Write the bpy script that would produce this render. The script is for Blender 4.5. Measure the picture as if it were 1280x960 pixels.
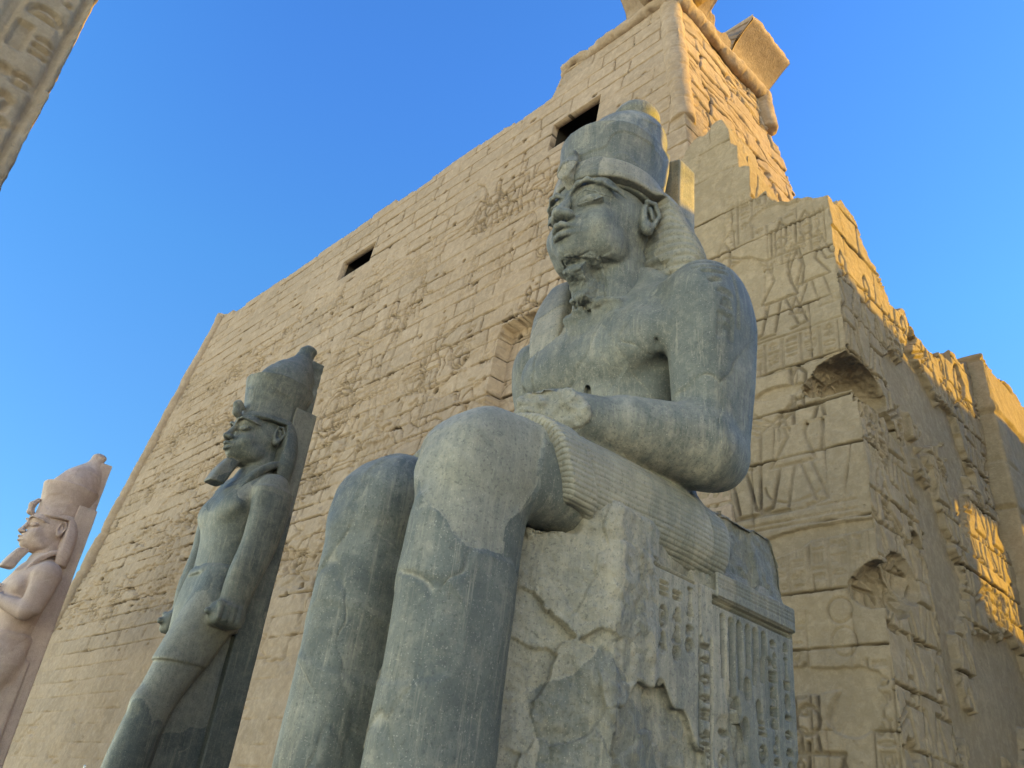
import bpy, math, random
import numpy as np
for _o in list(bpy.data.objects): bpy.data.objects.remove(_o)
SC = bpy.context.scene
COL = SC.collection
rad = math.radians

# ------------------------------------------------------------------ camera
cam_d = bpy.data.cameras.new('camera'); cam = bpy.data.objects.new('camera', cam_d); COL.objects.link(cam)
cam_d.sensor_fit = 'HORIZONTAL'; cam_d.sensor_width = 36.0; cam_d.lens = 36.0 * 1040.0 / 1280.0
cam_d.clip_start = 0.05; cam_d.clip_end = 4000
def _Rz(t): return np.array([[math.cos(t), -math.sin(t), 0], [math.sin(t), math.cos(t), 0], [0, 0, 1.0]])
def _Rx(t): return np.array([[1.0, 0, 0], [0, math.cos(t), -math.sin(t)], [0, math.sin(t), math.cos(t)]])
_R = _Rz(rad(48.4)) @ _Rx(rad(90 + 29.0)) @ _Rz(rad(7.2))
from mathutils import Matrix, Vector
_m = Matrix([list(map(float, r)) for r in _R]).to_4x4(); _m.translation = Vector((0, 0, 1.6))
cam.matrix_world = _m
SC.camera = cam
SC.render.resolution_x = 1024; SC.render.resolution_y = 768

# ------------------------------------------------------------------ light
SUN_AZ, SUN_EL = 50.0, 18.0          # degrees from +x towards +y, elevation
w = bpy.data.worlds.new("World"); SC.world = w; w.use_nodes = True
nt = w.node_tree; nt.nodes.clear()
sky = nt.nodes.new('ShaderNodeTexSky'); sky.sky_type = 'NISHITA'; sky.sun_disc = False
sky.sun_elevation = rad(SUN_EL); sky.sun_rotation = rad(90 - SUN_AZ)
sky.air_density = 1.0; sky.dust_density = 0.6; sky.ozone_density = 2.0
# added warm glow low on the horizon, unseen, fills the shade; deep blue above
_tc = nt.nodes.new('ShaderNodeTexCoord'); _sx = nt.nodes.new('ShaderNodeSeparateXYZ'); nt.links.new(_tc.outputs['Generated'], _sx.inputs[0])
_cr = nt.nodes.new('ShaderNodeValToRGB'); nt.links.new(_sx.outputs[2], _cr.inputs[0])
_e = _cr.color_ramp.elements; _e[0].position = 0.0; _e[0].color = (2.9, 2.5, 2.0, 1); _e[1].position = 1.0; _e[1].color = (.10, .25, .42, 1)
for _p, _c in ((.09, (2.9, 2.5, 2.0, 1)), (.135, (.085, .15, .175, 1)), (.42, (.105, .198, .275, 1)), (.7, (.105, .245, .36, 1))):
    _q = _e.new(_p); _q.color = _c
_mx = nt.nodes.new('ShaderNodeMix'); _mx.data_type = 'RGBA'; _mx.blend_type = 'MULTIPLY'; _mx.inputs[0].default_value = 1.0
# the added fill glow sits over the open side in front of the temple, not behind it
_mr = nt.nodes.new('ShaderNodeMapRange'); _mr.inputs[1].default_value = -.25; _mr.inputs[2].default_value = .2; nt.links.new(_sx.outputs[1], _mr.inputs[0])
_m2 = nt.nodes.new('ShaderNodeMix'); _m2.data_type = 'RGBA'; _m2.blend_type = 'DARKEN'; _m2.inputs[7].default_value = (.16, .22, .37, 1)
nt.links.new(_mr.outputs[0], _m2.inputs[0]); nt.links.new(_cr.outputs[0], _m2.inputs[6]); nt.links.new(_m2.outputs[2], _mx.inputs[7])
bg = nt.nodes.new('ShaderNodeBackground'); bg.inputs[1].default_value = 0.15
wo = nt.nodes.new('ShaderNodeOutputWorld')
nt.links.new(sky.outputs[0], _mx.inputs[6]); nt.links.new(_mx.outputs[2], bg.inputs[0]); nt.links.new(bg.outputs[0], wo.inputs[0])
sd = bpy.data.lights.new('sun', 'SUN'); sd.energy = 2.0; sd.angle = rad(0.5); sd.color = (.66, .385, .0)
sun = bpy.data.objects.new('sun', sd); COL.objects.link(sun)
_sv = Vector((math.cos(rad(SUN_EL)) * math.cos(rad(SUN_AZ)), math.cos(rad(SUN_EL)) * math.sin(rad(SUN_AZ)), math.sin(rad(SUN_EL))))
sun.rotation_euler = _sv.to_track_quat('Z', 'Y').to_euler(); sun.location = (30, 20, 30)
SC.view_settings.view_transform = 'Standard'; SC.view_settings.look = 'None'
SC.view_settings.gamma = 1.0; SC.view_settings.exposure = 3.0
SC.view_settings.use_curve_mapping = False

# ------------------------------------------------------------------ object helpers
def tag(o, label=None, cat=None, group=None, kind=None):
    if label: o['label'] = label
    if cat: o['category'] = cat
    if group: o['group'] = group
    if kind: o['kind'] = kind
    return o
def empty(name, loc=(0, 0, 0), label=None, cat=None, group=None):
    o = bpy.data.objects.new(name, None); COL.objects.link(o); o.location = loc; o.empty_display_size = 0.3
    return tag(o, label, cat, group)
def mesh_obj(name, V, F, mat, parent=None, smooth=True, attrs=None):
    """V (n,3) in the parent's space, F (m,4) or (m,3) int array"""
    V = np.asarray(V, np.float32); F = np.asarray(F, np.int32)
    me = bpy.data.meshes.new(name)
    me.vertices.add(len(V)); me.vertices.foreach_set('co', V.ravel())
    k = F.shape[1]
    me.loops.add(F.size); me.loops.foreach_set('vertex_index', F.ravel())
    me.polygons.add(len(F)); me.polygons.foreach_set('loop_start', np.arange(0, F.size, k, dtype=np.int32))
    try: me.polygons.foreach_set('loop_total', np.full(len(F), k, np.int32))
    except Exception: pass
    if attrs:
        for n, a in attrs.items():
            at = me.attributes.new(n, 'FLOAT', 'POINT'); at.data.foreach_set('value', np.asarray(a, np.float32).ravel())
    me.update(calc_edges=True); me.validate()
    if smooth: me.polygons.foreach_set('use_smooth', np.ones(len(me.polygons), bool))
    me.materials.append(mat)
    o = bpy.data.objects.new(name, me); COL.objects.link(o)
    if parent: o.parent = parent
    return o
def join_vf(parts):
    VV = []; FF = []; n = 0
    for V, F in parts:
        VV.append(V); FF.append(np.asarray(F) + n); n += len(V)
    return np.concatenate(VV), np.concatenate(FF)

# ------------------------------------------------------------------ noise
def _hash(ix, iy, iz, seed):
    h = (ix * 374761393 + iy * 668265263 + iz * 2147483647 % 4294967291 + seed * 1274126177).astype(np.int64)
    h = (h ^ (h >> 13)) * 1274126177 & 0xffffffff
    h = (h ^ (h >> 16)) & 0xffff
    return h.astype(np.float32) / 32767.5 - 1.0
def vnoise(P, seed=0):
    P = np.asarray(P, np.float32); I = np.floor(P).astype(np.int64); f = P - I; u = f * f * (3 - 2 * f)
    x, y, z = I[..., 0], I[..., 1], I[..., 2]; ux, uy, uz = u[..., 0], u[..., 1], u[..., 2]
    z = z * 7919 
    def H(a, b, c): return _hash(x + a, y + b, z + c * 7919, seed)
    c00 = H(0,0,0) * (1 - ux) + H(1,0,0) * ux; c10 = H(0,1,0) * (1 - ux) + H(1,1,0) * ux
    c01 = H(0,0,1) * (1 - ux) + H(1,0,1) * ux; c11 = H(0,1,1) * (1 - ux) + H(1,1,1) * ux
    return (c00 * (1 - uy) + c10 * uy) * (1 - uz) + (c01 * (1 - uy) + c11 * uy) * uz
def fbm(P, octv=4, seed=0, gain=0.5):
    P = np.asarray(P, np.float32); s = 0; a = 1.0
    for i in range(octv):
        s = s + a * vnoise(P * (2.03 ** i), seed + i * 17); a *= gain
    return s
def sstep(a, b, x):
    t = np.clip((x - a) / (b - a), 0, 1); return t * t * (3 - 2 * t)

# ------------------------------------------------------------------ implicit modelling: a field on a grid, meshed by surface nets
class Vol:
    def __init__(s, lo, hi, h):
        s.lo = np.array(lo, np.float32); s.h = float(h)
        n = np.ceil((np.array(hi) - s.lo) / h).astype(int) + 1
        s.ax = [s.lo[i] + h * np.arange(n[i], dtype=np.float32) for i in range(3)]
        s.F = np.full(tuple(n), 2.0, np.float32)
    def win(s, lo, hi, m):
        sl = []
        for i in range(3):
            a = max(0, int(math.floor((lo[i] - m - s.lo[i]) / s.h))); b = min(len(s.ax[i]), int(math.ceil((hi[i] + m - s.lo[i]) / s.h)) + 1)
            if b <= a: return None, None
            sl.append(slice(a, b))
        X = s.ax[0][sl[0]][:, None, None]; Y = s.ax[1][sl[1]][None, :, None]; Z = s.ax[2][sl[2]][None, None, :]
        return tuple(sl), (X, Y, Z)
    def put(s, lo, hi, fn, k=0.0, op='add'):
        m = max(k, 0.12)
        sl, G = s.win(lo, hi, m)
        if sl is None: return s
        d = fn(*G).astype(np.float32); A = s.F[sl]
        if op == 'add':
            if k > 0:
                hh = np.maximum(k - np.abs(A - d), 0) / k; s.F[sl] = np.minimum(A, d) - hh * hh * k * 0.25
            else: s.F[sl] = np.minimum(A, d)
        elif op == 'sub':
            d = -d
            if k > 0:
                hh = np.maximum(k - np.abs(A - d), 0) / k; s.F[sl] = np.maximum(A, d) + hh * hh * k * 0.25
            else: s.F[sl] = np.maximum(A, d)
        return s
    def cut(s, n, d, k=0.0):           # keep the side where n.p <= d
        n = np.array(n, float); L = np.linalg.norm(n); n = n / L; d = d / L
        X = s.ax[0][:, None, None]; Y = s.ax[1][None, :, None]; Z = s.ax[2][None, None, :]
        g = (n[0] * X + n[1] * Y + n[2] * Z - d).astype(np.float32)
        if k > 0:
            hh = np.maximum(k - np.abs(s.F - g), 0) / k; s.F = np.maximum(s.F, g) + hh * hh * k * 0.25
        else: s.F = np.maximum(s.F, g)
        return s
    # primitives
    def ell(s, c, r, k=0.0, op='add', rot=None):
        c = np.array(c, float); r = np.array(r, float); M = None if rot is None else rotm(*rot)
        R = max(r) if M is not None else None
        lo = c - (R if M is not None else r); hi = c + (R if M is not None else r)
        def fn(X, Y, Z):
            x, y, z = X - c[0], Y - c[1], Z - c[2]
            if M is not None:
                x, y, z = (M[0,0]*x + M[1,0]*y + M[2,0]*z), (M[0,1]*x + M[1,1]*y + M[2,1]*z), (M[0,2]*x + M[1,2]*y + M[2,2]*z)
            k0 = np.sqrt((x/r[0])**2 + (y/r[1])**2 + (z/r[2])**2)
            k1 = np.sqrt((x/r[0]**2)**2 + (y/r[1]**2)**2 + (z/r[2]**2)**2) + 1e-6
            return k0 * (k0 - 1) / k1
        return s.put(lo, hi, fn, k, op)
    def seg(s, a, b, ra, rb, k=0.0, op='add', side=None, ratio=1.0):
        """tapered capsule; cross-section widened by ratio along `side`"""
        a = np.array(a, float); b = np.array(b, float); R = max(ra, rb) * max(ratio, 1)
        lo = np.minimum(a, b) - R; hi = np.maximum(a, b) + R; ab = b - a; L2 = ab @ ab
        if side is not None:
            sv = np.array(side, float); t0 = ab / math.sqrt(L2); sv = sv - t0 * (sv @ t0); sv /= np.linalg.norm(sv)
        def fn(X, Y, Z):
            x, y, z = X - a[0], Y - a[1], Z - a[2]
            t = np.clip((x*ab[0] + y*ab[1] + z*ab[2]) / L2, 0, 1)
            x = x - t*ab[0]; y = y - t*ab[1]; z = z - t*ab[2]
            if side is not None:
                v = x*sv[0] + y*sv[1] + z*sv[2]; q = v*v; v2 = (v/ratio)**2
                d = np.sqrt(np.maximum(x*x + y*y + z*z - q + v2, 0))
            else: d = np.sqrt(x*x + y*y + z*z)
            return d - (ra + (rb - ra) * t)
        return s.put(lo, hi, fn, k, op)
    def poly(s, pts, rr, k=0.0, op='add'):
        for i in range(len(pts) - 1):
            s.seg(pts[i], pts[i+1], rr[i] if hasattr(rr, '__len__') else rr, rr[i+1] if hasattr(rr, '__len__') else rr, k, op)
        return s
    def box(s, c, hf, r=0.05, k=0.0, op='add', rot=None):
        c = np.array(c, float); hf = np.array(hf, float); M = None if rot is None else rotm(*rot)
        R = np.linalg.norm(hf) if M is not None else hf
        def fn(X, Y, Z):
            x, y, z = X - c[0], Y - c[1], Z - c[2]
            if M is not None:
                x, y, z = (M[0,0]*x + M[1,0]*y + M[2,0]*z), (M[0,1]*x + M[1,1]*y + M[2,1]*z), (M[0,2]*x + M[1,2]*y + M[2,2]*z)
            qx, qy, qz = np.abs(x) - hf[0] + r, np.abs(y) - hf[1] + r, np.abs(z) - hf[2] + r
            o = np.sqrt(np.maximum(qx, 0)**2 + np.maximum(qy, 0)**2 + np.maximum(qz, 0)**2)
            return o + np.minimum(np.maximum(np.maximum(qx, qy), qz), 0) - r
        return s.put(c - R, c + R, fn, k, op)
    def loft(s, lv, axis=2, k=0.0, op='add', cap=0.12):
        """lv: rows (t, c1, c2, r1, r2, n) of superellipse sections along the axis"""
        lv = np.array(lv, float); o = [i for i in range(3) if i != axis]
        lo = np.zeros(3); hi = np.zeros(3); lo[axis], hi[axis] = lv[0,0], lv[-1,0]
        for j in (0, 1): lo[o[j]] = (lv[:,1+j] - lv[:,3+j]).min(); hi[o[j]] = (lv[:,1+j] + lv[:,3+j]).max()
        def fn(X, Y, Z):
            G = [X, Y, Z]; t = G[axis]; a, b = G[o[0]], G[o[1]]
            q = [smooth_interp(t, lv[:,0], lv[:,i]).astype(np.float32) for i in range(1, 6)]
            u = np.abs(a - q[0]) / q[2]; v = np.abs(b - q[1]) / q[3]; n = q[4]
            rr = (u**n + v**n + 1e-9) ** (1 / n)
            mr = np.minimum(q[2], q[3]); L = np.sqrt(((a - q[0]))**2 + (b - q[1])**2)
            d = np.where(rr > 0.3, L * (1 - 1 / np.maximum(rr, .3)), (rr - 1) * mr)
            e = np.maximum(lv[0,0] - t, t - lv[-1,0])
            dd = np.maximum(d, e)
            if cap > 0:
                hh = np.maximum(cap - np.abs(d - e), 0) / cap; dd = dd + hh * hh * cap * 0.25
            return dd
        return s.put(lo, hi, fn, k, op)
    def mesh(s):
        F = s.F
        F[0] = F[-1] = 1; F[:, 0] = F[:, -1] = 1; F[:, :, 0] = F[:, :, -1] = 1
        S = F < 0
        c = np.zeros(tuple(np.array(F.shape) - 1), np.uint8)
        C8 = [(i, j, k) for i in (0, 1) for j in (0, 1) for k in (0, 1)]
        nx, ny, nz = c.shape
        for i, j, k in C8: c += S[i:i+nx, j:j+ny, k:k+nz]
        I = np.argwhere((c > 0) & (c < 8))
        V8 = np.stack([F[I[:,0]+i, I[:,1]+j, I[:,2]+k] for i, j, k in C8], 0)
        acc = np.zeros((len(I), 3), np.float32); cnt = np.zeros(len(I), np.float32)
        for a in range(8):
            for b in range(a + 1, 8):
                da = np.array(C8[b]) - np.array(C8[a])
                if np.abs(da).sum() != 1: continue
                m = (V8[a] < 0) != (V8[b] < 0)
                t = np.where(m, V8[a] / np.where(m, V8[a] - V8[b], 1), 0)
                p = np.array(C8[a])[None] + t[:, None] * da[None]
                acc += p * m[:, None]; cnt += m
        P = s.lo + s.h * (I + acc / cnt[:, None])
        vid = np.full(c.shape, -1, np.int32); vid[I[:,0], I[:,1], I[:,2]] = np.arange(len(I))
        Q = []
        for ax in range(3):
            o1, o2 = (ax + 1) % 3, (ax + 2) % 3
            A = np.moveaxis(S, [ax, o1, o2], [0, 1, 2]); W = np.moveaxis(vid, [ax, o1, o2], [0, 1, 2])
            E = np.argwhere(A[1:, 1:-1, 1:-1] != A[:-1, 1:-1, 1:-1])
            i, j, k = E[:,0], E[:,1] + 1, E[:,2] + 1
            q = np.stack([W[i, j-1, k-1], W[i, j, k-1], W[i, j, k], W[i, j-1, k]], 1)
            fl = ~A[i, j, k]; q[fl] = q[fl][:, ::-1]
            Q.append(q)
        return P.astype(np.float32), np.concatenate(Q)
def rotm(rx, ry, rz):
    rx, ry, rz = rad(rx), rad(ry), rad(rz)
    Ry = np.array([[math.cos(ry), 0, math.sin(ry)], [0, 1, 0], [-math.sin(ry), 0, math.cos(ry)]])
    return _Rz(rz) @ Ry @ _Rx(rx)
def smooth_interp(t, x, y):
    m = np.gradient(y, x) if len(x) > 2 else np.full(len(x), (y[-1]-y[0])/(x[-1]-x[0]))
    i = np.clip(np.searchsorted(x, t) - 1, 0, len(x) - 2); h = x[i+1] - x[i]; u = np.clip((t - x[i]) / h, 0, 1)
    return (2*u**3 - 3*u**2 + 1)*y[i] + (u**3 - 2*u**2 + u)*h*m[i] + (-2*u**3 + 3*u**2)*y[i+1] + (u**3 - u**2)*h*m[i+1]
def vnormals(V, F):
    a = V[F[:,0]]; b = V[F[:,1]]; c = V[F[:,2]]; d = V[F[:,3]]
    n = np.cross(c - a, d - b); N = np.zeros_like(V, dtype=np.float64)
    for q in range(4):
        for i in range(3): N[:, i] += np.bincount(F[:, q], n[:, i], len(V))
    return (N / (np.linalg.norm(N, axis=1, keepdims=True) + 1e-9)).astype(np.float32)

# ------------------------------------------------------------------ incised lines on a rectangular map
class Relief:
    def __init__(s, x0, x1, y0, y1, res=None, xs=None, ys=None):
        s.x = np.arange(x0, x1 + res, res) if xs is None else xs
        s.y = np.arange(y0, y1 + res, res) if ys is None else ys
        s.D = np.zeros((len(s.x), len(s.y)), np.float32)
    def line(s, P, wd, dp):
        P = np.asarray(P, float)
        for a, b in zip(P[:-1], P[1:]):
            m = wd * 1.6
            i0, i1 = np.searchsorted(s.x, [min(a[0], b[0]) - m, max(a[0], b[0]) + m])
            j0, j1 = np.searchsorted(s.y, [min(a[1], b[1]) - m, max(a[1], b[1]) + m])
            if i1 <= i0 or j1 <= j0: continue
            X = s.x[i0:i1, None] - a[0]; Y = s.y[None, j0:j1] - a[1]; dx, dy = b - a; L = dx*dx + dy*dy + 1e-12
            t = np.clip((X*dx + Y*dy) / L, 0, 1); d = np.hypot(X - t*dx, Y - t*dy)
            v = dp * np.clip(1.9 - 1.5 * d / (wd * .5) , 0, 1)
            s.D[i0:i1, j0:j1] = np.maximum(s.D[i0:i1, j0:j1], v)
    def fill(s, P, dp, soft=0.0):
        P = np.asarray(P, float); lo = P.min(0); hi = P.max(0)
        i0, i1 = np.searchsorted(s.x, [lo[0], hi[0]]); j0, j1 = np.searchsorted(s.y, [lo[1], hi[1]])
        if i1 <= i0 or j1 <= j0: return
        X = s.x[i0:i1, None]; Y = s.y[None, j0:j1]; ins = np.zeros((i1-i0, j1-j0), bool)
        for a, b in zip(P, np.roll(P, -1, 0)):
            if a[1] == b[1]: continue
            c = (Y > a[1]) != (Y > b[1]); ins ^= c & (X < (b[0]-a[0]) * (Y-a[1]) / (b[1]-a[1]) + a[0])
        s.D[i0:i1, j0:j1] = np.where(ins, np.maximum(s.D[i0:i1, j0:j1], dp), s.D[i0:i1, j0:j1])
    def sample(s, x, y):
        i = np.clip(np.searchsorted(s.x, x) - 1, 0, len(s.x) - 2); j = np.clip(np.searchsorted(s.y, y) - 1, 0, len(s.y) - 2)
        u = np.clip((x - s.x[i]) / (s.x[i+1] - s.x[i]), 0, 1); v = np.clip((y - s.y[j]) / (s.y[j+1] - s.y[j]), 0, 1)
        D = s.D; r = (D[i,j]*(1-u) + D[i+1,j]*u)*(1-v) + (D[i,j+1]*(1-u) + D[i+1,j+1]*u)*v
        return np.where((x >= s.x[0]) & (x <= s.x[-1]) & (y >= s.y[0]) & (y <= s.y[-1]), r, 0)
def arc(cx, cy, rx, ry, a0, a1, n=10):
    t = np.radians(np.linspace(a0, a1, n)); return np.stack([cx + rx*np.cos(t), cy + ry*np.sin(t)], 1)
# carved signs, each a list of strokes in a unit box
SIGNS = [
 [arc(.5,.5,.42,.42,0,360,14), arc(.5,.5,.12,.12,0,360,8)],                                  # disc
 [[(.1,.5),(.2,.62),(.3,.42),(.4,.62),(.5,.42),(.6,.62),(.7,.42),(.8,.62),(.9,.5)]],         # water
 [[(.5,0),(.5,.55)],[(.2,.45),(.8,.45)],arc(.5,.75,.18,.24,-90,270,12)],                     # looped cross
 [[(.35,0),(.35,.7)],arc(.5,.68,.17,.3,180,0,8),[(.67,.7),(.6,.1),(.35,0)]],                 # reed
 [arc(.5,.3,.42,.34,0,180,9),[(.08,.3),(.92,.3)]],                                           # loaf
 [[(.05,.35),(.95,.35),(.95,.6),(.05,.6),(.05,.35)]],                                        # box
 [arc(.5,.5,.45,.2,0,180,8),arc(.5,.5,.45,.2,180,360,8)],                                    # mouth
 [[(.15,.1),(.35,.45),(.3,.75),(.45,.95),(.6,.85),(.5,.7),(.75,.4),(.95,.1)],[(.45,.3),(.45,0)],[(.55,.3),(.58,0)],[(.15,.1),(.5,.3)]],  # bird
 [[(.1,.05),(.3,.1),(.35,.5),(.2,.8),(.4,.95),(.5,.7),(.55,.2),(.9,.1),(.95,.3)]],           # cobra
 [[(.3,0),(.3,.5),(.2,.65),(.3,.8),(.4,.95),(.55,.85),(.5,.65),(.6,.5),(.85,.35),(.9,0),(.3,0)]],      # seated man
 [[(.2,1),(.2,.15)],[(.5,1),(.5,.15)],[(.8,1),(.8,.15)]],                                    # strokes
 [[(.1,.8),(.9,.8)],[(.1,.55),(.9,.55)],[(.1,.3),(.9,.3)]],                                  # lines
 [[(.5,0),(.5,1)],[(.3,1),(.5,.85),(.7,1)],[(.35,0),(.5,.1),(.65,0)]],                       # staff
 [arc(.5,.5,.33,.45,0,360,14),[(.5,.95),(.5,.05)],[(.2,.5),(.8,.5)]],                        # scarab
 [[(.15,.6),(.5,.75),(.85,.6),(.5,.45),(.15,.6)],[(.5,.45),(.45,.2)],[(.65,.5),(.85,.25),(.7,.2)]],    # eye
 [[(.1,0),(.1,.9),(.9,.9),(.9,0)],[(.3,0),(.3,.65),(.7,.65),(.7,0)]],                        # gate
]
def sign(R, i, x, y, wd, ht, lw, dp, flip=False):
    for st in SIGNS[i % len(SIGNS)]:
        P = np.array(st, float); 
        if flip: P[:,0] = 1 - P[:,0]
        R.line(P * [wd, ht] + [x, y], lw, dp)
def column(R, x0, x1, y0, y1, rng, lw, dp, border=True, keep=1.0, big=False):
    if border:
        R.line([(x0, y0), (x0, y1)], lw, dp); R.line([(x1, y0), (x1, y1)], lw, dp)
    W = x1 - x0; y = y1
    while y > y0 + W * .4:
        h = W * rng.choice([.8, 1.0, 1.3] if big else [.35, .5, .7, .95])
        if y - h < y0: break
        if rng.random() < keep:
            if big or h < W * .6 or rng.random() < .5: sign(R, rng.randrange(16), x0 + W*.14, y - h, W*.72, h*.85, lw, dp, True)
            else:
                sign(R, rng.randrange(16), x0 + W*.1, y - h, W*.36, h*.85, lw, dp, True); sign(R, rng.randrange(16), x0 + W*.54, y - h, W*.36, h*.85, lw, dp, True)
        y -= h
def figure(R, x, y, H, lw, dp, flip=False, arm=0):
    """outline of a striding profile figure of height H"""
    s = [arc(.0,.93,.055,.06,0,360,12), [(-.05,.9),(-.06,1.08),(.0,1.16),(.05,1.05),(.05,.93)],
         [(-.14,.8),(.15,.8),(.07,.55),(.1,.5),(.2,.33),(-.13,.33),(-.07,.5),(-.06,.56),(-.14,.8)],
         [(-.1,.33),(-.2,.03),(-.06,.0)],[(-.02,.33),(-.12,.04)],[(.02,.33),(.08,.03)],[(.13,.33),(.2,.04),(.3,.0),(.08,.0)],
         [(-.16,.8),(-.2,.58),(-.17,.4)],[(-.03,.88),(-.03,.8)],[(.04,.88),(.05,.8)]]
    s += [[[(.13,.79),(.3,.66),(.45,.78)],[(.13,.73),(.3,.61),(.47,.74)],[(.45,.55),(.45,1.05)]],
          [[(.13,.79),(.32,.9),(.5,1.0)],[(.14,.74),(.33,.84),(.5,.95)],arc(.5,.85,.14,.42,-80,80,10)],
          [[(.14,.78),(.22,.55),(.42,.5)],[(.1,.7),(.17,.5),(.42,.46)]]][arm % 3]
    for st in s:
        P = np.array(st, float); P[:,0] *= (-1 if flip else 1); R.line(P * H + [x, y], lw, dp)
def horse(R, x, y, H, lw, dp, flip=False):
    s = [[(0,.55),(.15,.62),(.5,.58),(.7,.7),(.8,.95),(.95,.85),(1.02,.7),(.9,.68),(.82,.6),(.78,.45),(.6,.38),(.2,.4),(.05,.35),(0,.55)],
         [(.1,.38),(.0,.2),(.08,0)],[(.2,.4),(.12,.2),(.2,0)],[(.66,.4),(.9,.35),(.95,.15)],[(.72,.44),(1.0,.45),(1.1,.28)],[(0,.55),(-.1,.4),(-.08,.15)],
         arc(-.35,.22,.22,.22,0,360,16), arc(-.35,.22,.17,.17,0,360,16),[(-.35,0),(-.35,.44)],[(-.57,.22),(-.13,.22)],[(-.6,.45),(-.1,.5),(0,.5)],[(-.5,.45),(-.55,.75),(-.25,.7),(-.15,.5)]]
    for st in s:
        P = np.array(st, float); P[:,0] *= (-1 if flip else 1); R.line(P * H + [x, y], lw, dp)
def facets(V, seed, n, lo, hi, warp=.25, wf=1.2, zs=1.0):
    """nearest of n random seeds (warped): cell id value, edge distance, offset vector"""
    r = np.random.default_rng(seed); C = r.uniform(lo, hi, (n, 3)).astype(np.float32); sc = np.array([1, 1, zs], np.float32)
    W = V + warp * np.stack([fbm(V * wf, 3, seed + 1), fbm(V * wf, 3, seed + 2), fbm(V * wf, 3, seed + 3)], -1)
    A = np.full(len(V), 1e9, np.float32); B = A.copy(); K = np.zeros(len(V), int)
    for i in range(n):
        q = (((W - C[i]) * sc) ** 2).sum(1); c = q < A
        B = np.where(c, A, np.minimum(B, q)); A = np.where(c, q, A); K = np.where(c, i, K)
    return r.random(n)[K], np.sqrt(B) - np.sqrt(A), (V - C[K]) @ np.ones(3) * 0 + ((V - C[K]) * r.uniform(-1, 1, (n, 3))[K]).sum(1)
# ------------------------------------------------------------------ materials
def mat_base(name):
    m = bpy.data.materials.new(name); m.use_nodes = True; t = m.node_tree; t.nodes.clear()
    return m, t
class NB:
    def __init__(s, t): s.t = t
    def n(s, ty, **kw):
        x = s.t.nodes.new(ty)
        for k, v in kw.items():
            if k == 'inp':
                for a, b in v.items():
                    if isinstance(b, bpy.types.NodeSocket): s.t.links.new(b, x.inputs[a])
                    else: x.inputs[a].default_value = b
            else: setattr(x, k, v)
        return x
    def noise(s, vec, scale, detail=4, rough=.55, dist=0.0):
        return s.n('ShaderNodeTexNoise', inp={'Vector': vec, 'Scale': scale, 'Detail': detail, 'Roughness': rough, 'Distortion': dist}).outputs['Fac']
    def ramp(s, fac, a, b):
        return s.n('ShaderNodeMapRange', inp={0: fac, 1: a, 2: b, 3: 0.0, 4: 1.0}).outputs[0]
    def mix(s, fac, a, b, bt='MIX'):
        x = s.n('ShaderNodeMix', data_type='RGBA', blend_type=bt)
        for i, v in ((0, fac), (6, a), (7, b)):
            if isinstance(v, bpy.types.NodeSocket): s.t.links.new(v, x.inputs[i])
            else: x.inputs[i].default_value = v if i == 0 else (*v, 1.0)
        return x.outputs[2]
    def math(s, op, a, b=0.0, c=0.0):
        return s.n('ShaderNodeMath', operation=op, inp={0: a, 1: b, 2: c}).outputs[0]
    def scaled(s, vec, sc):
        return s.n('ShaderNodeMapping', inp={'Vector': vec, 'Scale': sc}).outputs[0]
    def out(s, col, rough, height, bdist, bstr=1.0, spec=.3):
        b = s.n('ShaderNodeBump', inp={'Strength': bstr, 'Distance': bdist, 'Height': height}).outputs[0]
        p = s.n('ShaderNodeBsdfPrincipled', inp={'Base Color': col, 'Roughness': rough, 'Normal': b})
        p.inputs['Specular IOR Level'].default_value = spec
        s.n('ShaderNodeOutputMaterial', inp={0: p.outputs[0]})
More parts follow.
